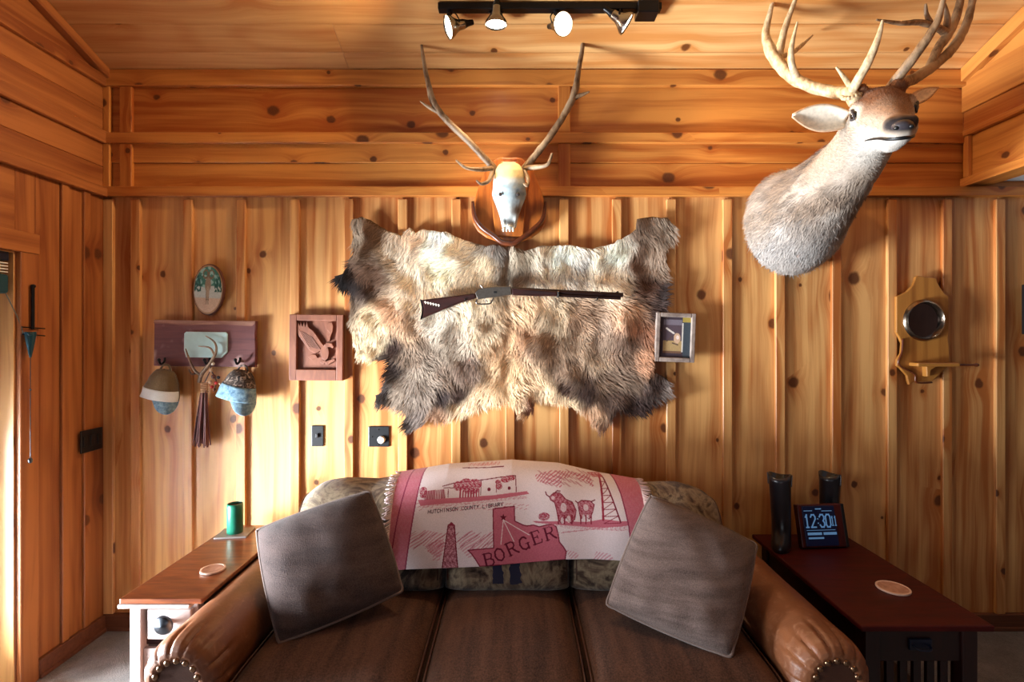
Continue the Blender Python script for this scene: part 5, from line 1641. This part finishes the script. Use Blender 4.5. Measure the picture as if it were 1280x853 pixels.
# state outline
TX = [(535, 250), (632, 240), (634, 304), (650, 312), (672, 322), (690, 326), (720, 322), (745, 330), (780, 322), (805, 320), (822, 332), (830, 365), (834, 398), (852, 420), (864, 440), (858, 474), (700, 490), (560, 500), (480, 506), (462, 478), (442, 450), (425, 434), (540, 424)]
paint(pmask(TX), PINK); paint(pmask(TX) & (NZ > .3), c3(176, 86, 106), .6)
line(TX + [TX[0]], 2.8, c3(126, 40, 62))
star = []
for k in range(10):
    r = 17 if k % 2 == 0 else 7
    star.append((582 + r * math.sin(k * PI / 5), 289 - r * math.cos(k * PI / 5)))
for b in ((572, 408), (630, 394), (700, 366)): line([(582, 300), b], 1.8, WHITE)
paint(pmask(star), c3(96, 22, 40))
SR = {'B': [([(0, 0), (0, 10)], 1.1), ([(0, 10), (4, 10), (5.5, 8.8), (5.2, 6.6), (4, 5.4), (0, 5.3)], .7), ([(4, 5.4), (6.2, 4), (6.2, 1.6), (4.6, 0), (0, 0)], .9), ([(-1.4, 0), (1, 0)], .5), ([(-1.4, 10), (1, 10)], .5)],
      'O': [([(3.2, 0), (.6, 1.6), (-.4, 5), (.6, 8.4), (3.2, 10), (5.8, 8.4), (6.8, 5), (5.8, 1.6), (3.2, 0)], .95)],
      'R': [([(0, 0), (0, 10)], 1.1), ([(0, 10), (4, 10), (5.6, 8.8), (5.4, 6.4), (4, 5.2), (0, 5)], .8), ([(3, 5.2), (5.4, 1.6), (7.2, 0)], 1.0), ([(-1.4, 0), (1.6, 0)], .5), ([(-1.4, 10), (1, 10)], .5)],
      'G': [([(6, 8.2), (5, 9.6), (3.2, 10), (.8, 8.6), (-.4, 5), (.6, 1.6), (3.2, 0), (5.4, .8), (6, 2)], .95), ([(6, 0), (6, 4.2)], 1.0), ([(4.2, 4.3), (7.4, 4.3)], .5)],
      'E': [([(0, 0), (0, 10)], 1.1), ([(-1.4, 10), (5.4, 10), (5.8, 7.8)], .6), ([(0, 5.2), (3.8, 5.2)], .6), ([(3.8, 4), (3.8, 6.4)], .5), ([(-1.4, 0), (5.8, 0), (6.4, 2.4)], .6)]}
for ch, (lx, ly), an in zip('BORGER', [(511, 506), (560, 486), (617, 458), (670, 436), (727, 408), (783, 390)], [-14, -22, -24, -22, -19, -15]):
    ca, sa = math.cos(math.radians(an)), math.sin(math.radians(an))
    for pts_, w_ in SR[ch]:
        line([(lx + 5.6 * (p[0] * ca) - 5.6 * p[1] * -sa * 1.0, ly + 5.6 * p[0] * sa - 5.6 * p[1] * ca) for p in pts_], w_ * 4.0, c3(96, 20, 44))
# cattle, wind pump derrick and ground on the right
gp = [(715, 304), (830, 308), (960, 312), (1040, 300), (1145, 318), (1148, 336), (1000, 336), (860, 326), (730, 312)]
paint(pmask(gp), PINK); paint(pmask([(760, 312), (1145, 326), (1145, 356), (1060, 350), (860, 338)]) & (NZ > .1), PINK, .8)
cow1 = [(795, 200), (815, 184), (845, 186), (870, 214), (900, 226), (916, 262), (908, 300), (890, 318), (868, 292), (846, 318), (832, 300), (826, 260), (818, 226), (800, 214)]
paint(pmask(cow1), MIDP); paint(pmask(cow1) & (NZ > -.25), c3(150, 52, 70)); line(cow1 + [cow1[0]], 2, c3(126, 36, 56))
cow2 = [(925, 230), (945, 218), (985, 222), (1002, 238), (992, 270), (975, 300), (955, 285), (935, 300), (930, 268)]
paint(pmask(cow2), MIDP); paint(pmask(cow2) & (NZ > -.1), c3(150, 52, 70)); line(cow2 + [cow2[0]], 2, c3(126, 36, 56))
for pts_ in ([(795, 200), (782, 190), (778, 178)], [(818, 186), (832, 176), (846, 178)], [(925, 230), (916, 222)], [(990, 224), (1006, 218)]): line(pts_, 2.6, DEEP)
for x_, y_, rx, ry in ((858, 250, 14, 20), (880, 300, 9, 16), (850, 306, 7, 14), (812, 206, 8, 8), (962, 250, 12, 14), (948, 290, 6, 10), (968, 290, 6, 10)):
    paint(emask(x_, y_, rx, ry) & (NZ > -.5), WHITE, .85)
for x_ in (834, 862, 896, 936, 960, 984): line([(x_, 285), (x_ - 2, 320)], 3, c3(140, 44, 64))
for k in range(90):
    x_ = 180 + (k * 137) % 930; y_ = 230 + (k * 71) % 30 if x_ < 690 else 330 + (k * 53) % 34
    line([(x_, y_), (x_ + 12, y_ - 5)], 1.4, PINK, .8)
for k in range(60):
    x_ = 745 + (k * 97) % 250; y_ = 82 + (k * 31) % 60
    line([(x_, y_), (x_ + 26, y_ + 20)], 1.4, c3(170, 84, 104), .7)
for k in range(60):
    x_ = 165 + (k * 83) % 350; y_ = 350 + (k * 47) % 70
    line([(x_, y_ + 16), (x_ + 22, y_)], 1.4, c3(170, 84, 104), .7)
paint(dm & (NZ > .05), DEEP, .9)
paint(emask(768, 285, 26, 18) & (NZ > -.5), c3(160, 50, 76))
line([(1046, 112), (1038, 304)], 5, c3(150, 46, 66)); line([(1062, 116), (1116, 318)], 3.5, DEEP); line([(1046, 112), (1062, 116)], 4, DEEP)
for k in range(6):
    ya = 140 + k * 30
    xr = lerp(1062, 1116, (ya - 116) / 202); xr2 = lerp(1062, 1116, (ya + 30 - 116) / 202)
    line([(1042, ya), (xr, ya), (1040, ya + 30), (xr2, ya + 30)], 1.7, c3(140, 44, 66))
paint(pmask([(985, 98), (1060, 98), (1064, 122), (1010, 118)]) & (NZ > -.4), c3(176, 70, 84))
# side bands
lb = DX < np.interp(DYc, [60, 520], [192, 148]); paint(lb, PINK); paint(lb & (NZ > .3), MIDP, .4)
rb = DX > np.interp(DYc, [60, 110, 200, 330, 500], [1098, 1112, 1132, 1150, 1160]); paint(rb, PINK); paint(rb & (NZ > .3), MIDP, .4)
for pts_ in ([(192, 60), (170, 290), (148, 530)], [(132, 60), (98, 300), (74, 530)], [(1098, 60), (1112, 110), (1132, 200), (1150, 330), (1160, 500)]):
    line(pts_, 3, c3(140, 52, 80))
# slight weave texture
IMG *= (1 + .05 * rng.standard_normal(IMG.shape[:2]))[:, :, None]
IMG = np.clip(IMG, 0, 1)
m = MB()
vs = V.reshape(-1, 3)
fs = []
for i in range(NX):
    for j in range(NY):
        a = i * (NY + 1) + j
        fs.append((a, a + 1, a + NY + 2, a + NY + 1))
bk = thing('throw_blanket', 'pink and white woven throw reading BORGER draped over the sofa back', 'blanket', (float(V[NX // 2, NY, 0]), float(V[NX // 2, NY, 1]), float(V[NX // 2, NY, 2])))
off = np.array(BASE[bk.name])
me = bpy.data.meshes.new('cloth')
me.from_pydata((vs - off).tolist(), [], fs)
at = me.attributes.new('col', 'FLOAT_COLOR', 'POINT')
at.data.foreach_set('color', np.concatenate([IMG.reshape(-1, 3), np.ones((len(vs), 1))], 1).astype(np.float32).reshape(-1))
me.materials.append(MT['cloth'])
me.polygons.foreach_set('use_smooth', [True] * len(me.polygons))
co_ = bpy.data.objects.new('cloth', me); COL.objects.link(co_); co_.parent = bk; BASE[co_.name] = BASE[bk.name]
sd_ = co_.modifiers.new('t', 'SOLIDIFY'); sd_.thickness = 0.004; sd_.offset = 0
m = MB()
for (ii, dirx) in ((0, -1), (NX, 1)):
    for j in range(10, NY - 2, 4):
        p = Vector(V[ii, j])
        dn = Vector(V[ii, min(NY, j + 6)]) - p
        e = p + Vector((dirx * random.uniform(.026, .046), random.uniform(-.006, 0), 0)) + dn.normalized() * random.uniform(0, .025)
        m.tube([p, lerp(p, e, .5) + Vector((0, -.006, 0)), e], [.0028, .003, .002], 5, sub=2)
m.build('fringe', MT['whitecap'] if False else woven('pale_pink_fringe', srgb(206, 170, 170), srgb(228, 204, 200), 200.0), bk, smooth=180)['kind'] = 'stuff'


# ------------------------------------------------------------------ throw pillows
def pillow(label, TL, TR, BR, BL, mat, thick=0.085):
    c = (TL + TR + BR + BL) / 4
    root = thing('throw_pillow', label, 'pillow', tuple(c), 'throw pillows on the sofa')
    nrm = (TR - BL).cross(TL - BR).normalized()
    if nrm.y > 0: nrm = -nrm
    def base(u, v):
        # sides are pinched in between the corners
        pu, pv = (u - .5) * 2, (v - .5) * 2
        k = 0.012
        pu, pv = pu * math.sqrt(1 - .13 * pv * pv) * 1.035, pv * math.sqrt(1 - .13 * pu * pu) * 1.035
        u, v = pu / 2 + .5, pv / 2 + .5
        uu = u + (0.5 - u) * k * 2 * (1 - pv * pv) * abs(pu) ** 3
        vv = v + (0.5 - v) * k * 2 * (1 - pu * pu) * abs(pv) ** 3
        top = lerp(TL, TR, uu); bot = lerp(BL, BR, uu)
        return lerp(bot, top, vv)
    def side(sg):
        def f(u, v):
            pu, pv = abs(u - .5) * 2, abs(v - .5) * 2
            e = max(0., (1 - pu ** 3.0) * (1 - pv ** 3.0)) ** .55
            wr = 0.006 * noise.noise(Vector((u * 5 + sg, v * 5, c.x * 3))) * e
            wr += 0.005 * math.sin(u * 26 + 4 * v) * e * sst(.35, .05, v) * sst(0, .1, v)
            return base(u, v) + nrm * sg * (thick * e + wr)
        return f
    m = MB(); m.grid(side(1), 44, 44); m.grid(side(-1), 44, 44)
    m.build('pillow_cover', mat, root, smooth=180)
    m = MB()
    loop = [base(k / 12, 1) for k in range(12)] + [base(1, 1 - k / 12) for k in range(12)] + [base(1 - k / 12, 0) for k in range(12)] + [base(0, k / 12) for k in range(13)]
    m.tube(loop, .0055, 8, sub=3); m.build('piping', MT['piping'], root, smooth=180)
    return root


pillow('brown square pillow leaning on the left arm of the sofa', dp(318, 662, 2.14), dp(463, 612, 2.20), dp(506, 740, 2.04), dp(347, 808, 1.84), MT['pillow'])
pillow('taupe grey square pillow leaning on the right arm of the sofa', dp(812, 617, 2.18), dp(948, 680, 2.04), dp(915, 826, 1.76), dp(755, 757, 1.98), MT['pillow_r'])

# ------------------------------------------------------------------ left side table
lt = thing('side_table', 'narrow side table with red brown top and white painted drawer front', 'table', (-1.36, -0.48, 0))
lx0, lx1, ly0, ly1, lz = -1.492, -1.226, -0.855, -0.10, 0.60
m = MB(); m.box((lx0, ly0, lz - .02), (lx1 + .045, ly1, lz)); m.build('table_top', MT['table_top'], lt, bevel=0.004)
m = MB(); m.box((lx0 - .004, ly0 - .004, lz - .036), (lx1, ly1, lz - .0205)); m.build('top_edge', MT['white_paint'], lt, bevel=0.003)
for xx in (lx0 + .025, lx1 - .025 - .04):
    for yy in (ly0 + .02, ly1 - .06):
        rt_ = 0 if xx < -1.36 else 1
        m = MB(); m.box((xx + .03 * rt_, yy + .035 * rt_ * (yy < -.5), 0), (xx + .042 + .02 * rt_, yy + .042 + .03 * rt_ * (yy < -.5), lz - .036)); m.build('leg', MT['white_paint'], lt, bevel=0.003)
fy = ly0 + .028
m = MB(); m.box((lx0 + .085, fy, lz - .17), (lx1 - .014, fy + .02, lz - .055)); dr_ = m.build('drawer', MT['white_paint'], lt, bevel=0.004)
m = MB(); kx = lx0 + 0.168; m.lathe([(0.010, 0), (0.009, 0.012), (0.030, 0.022), (0.037, 0.030), (0.030, 0.040), (0.0, 0.045)], (kx, fy, lz - .098), (0, -1, 0), 20, caps=False); m.build('knob', MT['pewter'], dr_, smooth=180)
m = MB(); m.box((lx0 + .03, fy + .03, lz - .34), (lx0 + .05, ly1 - .03, lz - .036)); m.box((lx1 - .05, fy + .03, lz - .34), (lx1 - .03, ly1 - .03, lz - .036)); m.box((lx0 + .05, fy + .022, lz - .2), (lx1 - .05, fy + .04, lz - .18)); m.box((lx0 + .04, ly1 - .05, lz - .34), (lx1 - .04, ly1 - .035, lz - .036))
m.build('case', MT['mahogany_dark'], lt)
m = MB(); m.box((lx0 + .07, fy + .002, lz - .33), (lx1 - .014, fy + .02, lz - .205)); m.build('lower_rail', MT['white_paint'], lt, bevel=0.003)
m = MB(); m.box((lx0 + .03, ly0 + .03, .12), (lx1 - .03, ly1 - .03, .14)); m.build('shelf', MT['white_paint'], lt, bevel=0.003)

c = W(296, 667, -0.225)
m = MB(); R = Matrix.Translation((-1.402, -0.225, lz)) @ Matrix.Rotation(math.radians(8), 4, 'Z'); m.box((-.075, -.062, 0), (.075, .062, .009), 0, R)
tag(m.build('square_coaster', MT['slate'], bevel=0.002), 'grey square coaster under the green cup on the left table', 'coaster')
gc = thing('green_cup', 'green cylindrical cup standing on the grey square coaster', 'cup', (-1.402, -0.225, lz + .009))
m = MB(); m.lathe([(0.034, 0), (0.037, 0.003), (0.0375, 0.13), (0.0365, 0.142), (0.033, 0.145), (0.031, 0.14), (0.031, 0.05), (0, 0.05)], (-1.402, -0.225, lz + .009), n=32, caps=False); m.build('cup_body', MT['green'], gc, smooth=50)
m = MB(); m.lathe([(0.0, 0.136), (0.0305, 0.136), (0.0305, 0.128), (0, 0.128)], (-1.402, -0.225, lz + .009), n=24, caps=False); m.build('cup_mouth_shade', MT['black'], gc, smooth=50)  # black disc put in for the shade inside the open cup


def coaster(label, x, y_, z, r):
    root = thing('round_coaster', label, 'coaster', (x, y_, z))
    m = MB(); m.lathe([(r - .004, 0), (r, .002), (r, .008), (r - .006, .0085), (r - .007, .0065), (0, .0065)], (x, y_, z), n=40, caps=False); m.f.append(list(range(40))); m.m.append(0); m.brd.append(.5); m.uv.append(None)
    m.build('rim', MT['coaster_rim'], root, smooth=40)
    m = MB(); m.lathe([(r - .0075, .0064), (r - .0075, .0072), (r * .55, .0076), (r * .5, .0072), (0, .0072)], (x, y_, z), n=40, caps=False); m.build('inset', MT['coaster'], root, smooth=40)


coaster('round pink coaster on the left table beside the sofa arm', -1.279, -0.62, lz, 0.048)

# ------------------------------------------------------------------ right side table
rt = thing('side_table', 'dark mahogany slatted side table to the right of the sofa', 'table', (1.46, -0.54, 0))
rx0, rx1, ry0, ry1, rz = 1.225, 1.70, -0.965, -0.12, 0.56
m = MB(); m.box((rx0, ry0, rz - .022), (rx1, ry1, rz)); m.build('table_top', MT['mahogany'], rt, bevel=0.006, seg=3)
for xx in (rx0 + .035, rx1 - .035 - .055):
    for yy in (ry0 + .03, ry1 - .085):
        m = MB(); m.box((xx, yy, 0), (xx + .055, yy + .055, rz - .022)); m.build('leg', MT['mahogany_dark'], rt, bevel=0.004)
m = MB(); m.box((rx0 + .09, ry0 + .04, rz - .15), (rx1 - .09, ry0 + .065, rz - .022)); ap = m.build('drawer', MT['mahogany_dark'], rt, bevel=0.003)
m = MB(); xk = 1.46; m.box((xk - .04, ry0 + .03, rz - .105), (xk + .04, ry0 + .041, rz - .065)); m.tube([(xk - .03, ry0 + .032, rz - .085), (xk - .02, ry0 + .012, rz - .092), (xk + .02, ry0 + .012, rz - .092), (xk + .03, ry0 + .032, rz - .085)], .005, 8); m.build('drawer_pull', MT['navy'], ap, bevel=0.002)
m = MB()
m.box((rx0 + .045, ry0 + .085, rz - .15), (rx0 + .065, ry1 - .085, rz - .022)); m.box((rx1 - .065, ry0 + .085, rz - .15), (rx1 - .045, ry1 - .085, rz - .022)); m.box((rx0 + .09, ry1 - .065, rz - .15), (rx1 - .09, ry1 - .045, rz - .022))
m.build('apron', MT['mahogany_dark'], rt, bevel=0.003)
m = MB(); m.box((rx0 + .09, ry0 + .05, .13), (rx1 - .09, ry0 + .07, .18)); m.build('lower_rail', MT['mahogany_dark'], rt, bevel=0.003)
for k in range(5):
    xx = rx0 + .125 + k * .049
    m = MB(); m.box((xx, ry0 + .05, .18), (xx + .028, ry0 + .066, rz - .15)); m.build('slat', MT['mahogany_dark'], rt, bevel=0.002)
m = MB(); m.box((rx0 + .05, ry0 + .07, .15), (rx1 - .05, ry1 - .05, .168)); m.build('shelf', MT['mahogany_dark'], rt, bevel=0.002)
coaster('round pink coaster on the dark table to the right of the sofa', 1.532, -0.70, rz, 0.060)

# clock
ck = thing('digital_clock', 'digital clock with blue display and red wooden case on the dark table', 'clock', (1.49, -0.30, rz))
MC = Matrix.Translation((1.495, -0.30, rz)) @ Matrix.Rotation(math.radians(4), 4, 'Z') @ Matrix.Rotation(math.radians(-13), 4, 'X')
m = MB(); m.box((-.118, -.012, .006), (.118, .022, .205), 0, MC); m.build('case', MT['clockwood'], ck, bevel=0.004)
m = MB(); m.box((.104, -.013, .006), (.120, .028, .205), 0, MC); m.build('side_trim', MT['black'], ck, bevel=0.002)
m = MB(); m.box((-.098, -.0165, .014), (.066, -.0115, .198), 0, MC); scn = m.build('screen', MT['screen'], ck, bevel=0.002)
m = MB()
def dl(pts, w_):
    for a, b in zip(pts[:-1], pts[1:]):
        d_ = Vector((b[0] - a[0], 0, b[1] - a[1])); L_ = d_.length; d_.normalize(); nn = Vector((-d_.z, 0, d_.x)) * w_
        A = Vector((a[0], -.0172, a[1])) - d_ * w_; B = Vector((b[0], -.0172, b[1])) + d_ * w_
        m.add([MC @ (A - nn), MC @ (B - nn), MC @ (B + nn), MC @ (A + nn)], [(0, 1, 2, 3)])
def wtext(t_, x, z, sx_, sz_, w_):
    for ch in t_:
        for stq in strokes(ch): dl([(x + p[0] * sx_, z + p[1] * sz_) for p in stq], w_)
        x += 5.6 * sx_ if ch != ':' else 3 * sx_
wtext('12', -.092, .100, .0056, .0095, .0034); wtext('30', -.016, .100, .0056, .0095, .0034); wtext('11', .043, .106, .0026, .007, .0022)
for z_ in (.118, .138): dl([(-.0255, z_), (-.0245, z_)], .0026)
dl([(-.09, .176), (-.05, .176)], .0016); dl([(-.03, .184), (-.004, .184)], .0025); dl([(.0, .174), (.05, .174)], .0016)
dl([(-.088, .086), (.055, .086)], .0012); dl([(-.08, .07), (-.02, .07)], .006); dl([(.0, .07), (.055, .07)], .006); dl([(-.08, .05), (-.01, .05)], .004)
m.build('display_text', MT['digits'], scn, fix=False)
m = MB(); m.prism([(0, .0), (.07, .0), (.0, .15)], -.03, .03, 0, Matrix.Translation((1.495, -0.278, rz)) @ Matrix.Rotation(math.radians(94), 4, 'Z')); m.build('stand', MT['black'], ck)


# boots behind the clock
def boot(label, x, y_, yaw, hgt, lean):
    root = thing('boot', label, 'boot', (x, y_, rz), 'dark boots behind the clock')
    M = Matrix.Translation((x, y_, rz)) @ Matrix.Rotation(yaw, 4, 'Z')
    m = MB(); vs, fs = [], []
    secs = [(.0, .008, .085, .040), (.02, .008, .088, .043), (.045, .004, .076, .043), (.075, -.008, .058, .043), (.11, -.014, .050, .043), (.16, -.014, .048, .044), (.22, -.013, .050, .046), (hgt - .03, -.012, .052, .049), (hgt, -.010, .053, .050)]
    n = 28; rows = []
    for z_, yc, ry_, rx_ in secs: rows.append((z_, yc, ry_, rx_, 0))
    rows += [(hgt - .002, -.010, .049, .046, 1), (hgt - .06, -.012, .046, .044, 1)]
    for z_, yc, ry_, rx_, inn in rows:
        for k in range(n):
            a = 2 * PI * k / n
            dip = .008 * math.cos(2 * a) if z_ > hgt - .01 else 0
            vs.append(M @ Vector((rx_ * math.cos(a) + lean * z_, -yc - ry_ * math.sin(a), z_ + dip)))
    for i in range(len(rows) - 1):
        for k in range(n):
            fs.append((i * n + k, i * n + (k + 1) % n, (i + 1) * n + (k + 1) % n, (i + 1) * n + k))
    fs.append(tuple(range(n))); fs.append(tuple((len(rows) - 1) * n + k for k in range(n)))
    m.add(vs, fs); m.build('boot_shaft', MT['bootleather'], root, smooth=180)
    m = MB()
    for s_ in (-1, 1):
        b = M @ Vector((s_ * .050 + lean * hgt, .01, hgt)); m.tube([b + Vector((0, 0, -.05)), b + Vector((s_ * .004, 0, .004)), b + Vector((0, -.004, -.05))], .003, 6)
        m.build('pull_strap', MT['boot_trim'], root, smooth=180)
        m = MB()


boot('tall dark open-topped boot standing on the left behind the clock', 1.292, -0.29, math.radians(-35), .35, -.03)
boot('tall dark open-topped boot standing directly behind the clock', 1.600, -0.145, math.radians(-60), .32, .03)

# ------------------------------------------------------------------ light
def area(name, loc, rot, sx_, sy_, e, col):
    l = bpy.data.lights.new(name, 'AREA'); l.shape = 'RECTANGLE'; l.size = sx_; l.size_y = sy_; l.energy = e; l.color = col
    o = bpy.data.objects.new(name, l); COL.objects.link(o); o.location = loc; o.rotation_euler = rot
    return o


area('door_daylight', (XL - 0.60, -1.16, 0.55), (0, -PI / 2 - 0.62, 0), 1.0, 0.75, 470, (0.86, 0.94, 1.0))
area('added_sofa_fill', (XL - 0.3, (WY0 + WY1) / 2, (WZ0 + WZ1) / 2), (0, -PI / 2, 0), 1.2, 1.25, 62, (0.92, 0.96, 1.0))  # added fill lamp outside the unseen left window, brightens the sofa
area('added_rear_fill', (0, YF - 0.3, 1.5), (PI / 2, 0, 0), 2.9, 1.3, 8, (0.95, 0.97, 1.0))  # added weak fill lamp outside the unseen window behind the camera

w = bpy.data.worlds.new('world'); scene.world = w; w.use_nodes = True
bg = w.node_tree.nodes['Background']; bg.inputs[0].default_value = (0.75, 0.87, 1.0, 1); bg.inputs[1].default_value = 0.5

scene.view_settings.view_transform = 'Standard'
scene.view_settings.look = 'None'
scene.view_settings.gamma = 1.0
scene.view_settings.use_curve_mapping = False
scene.view_settings.exposure = 0.40
scene.cycles.use_denoising = True
scene.cycles.max_bounces = 8
scene.cycles.diffuse_bounces = 3
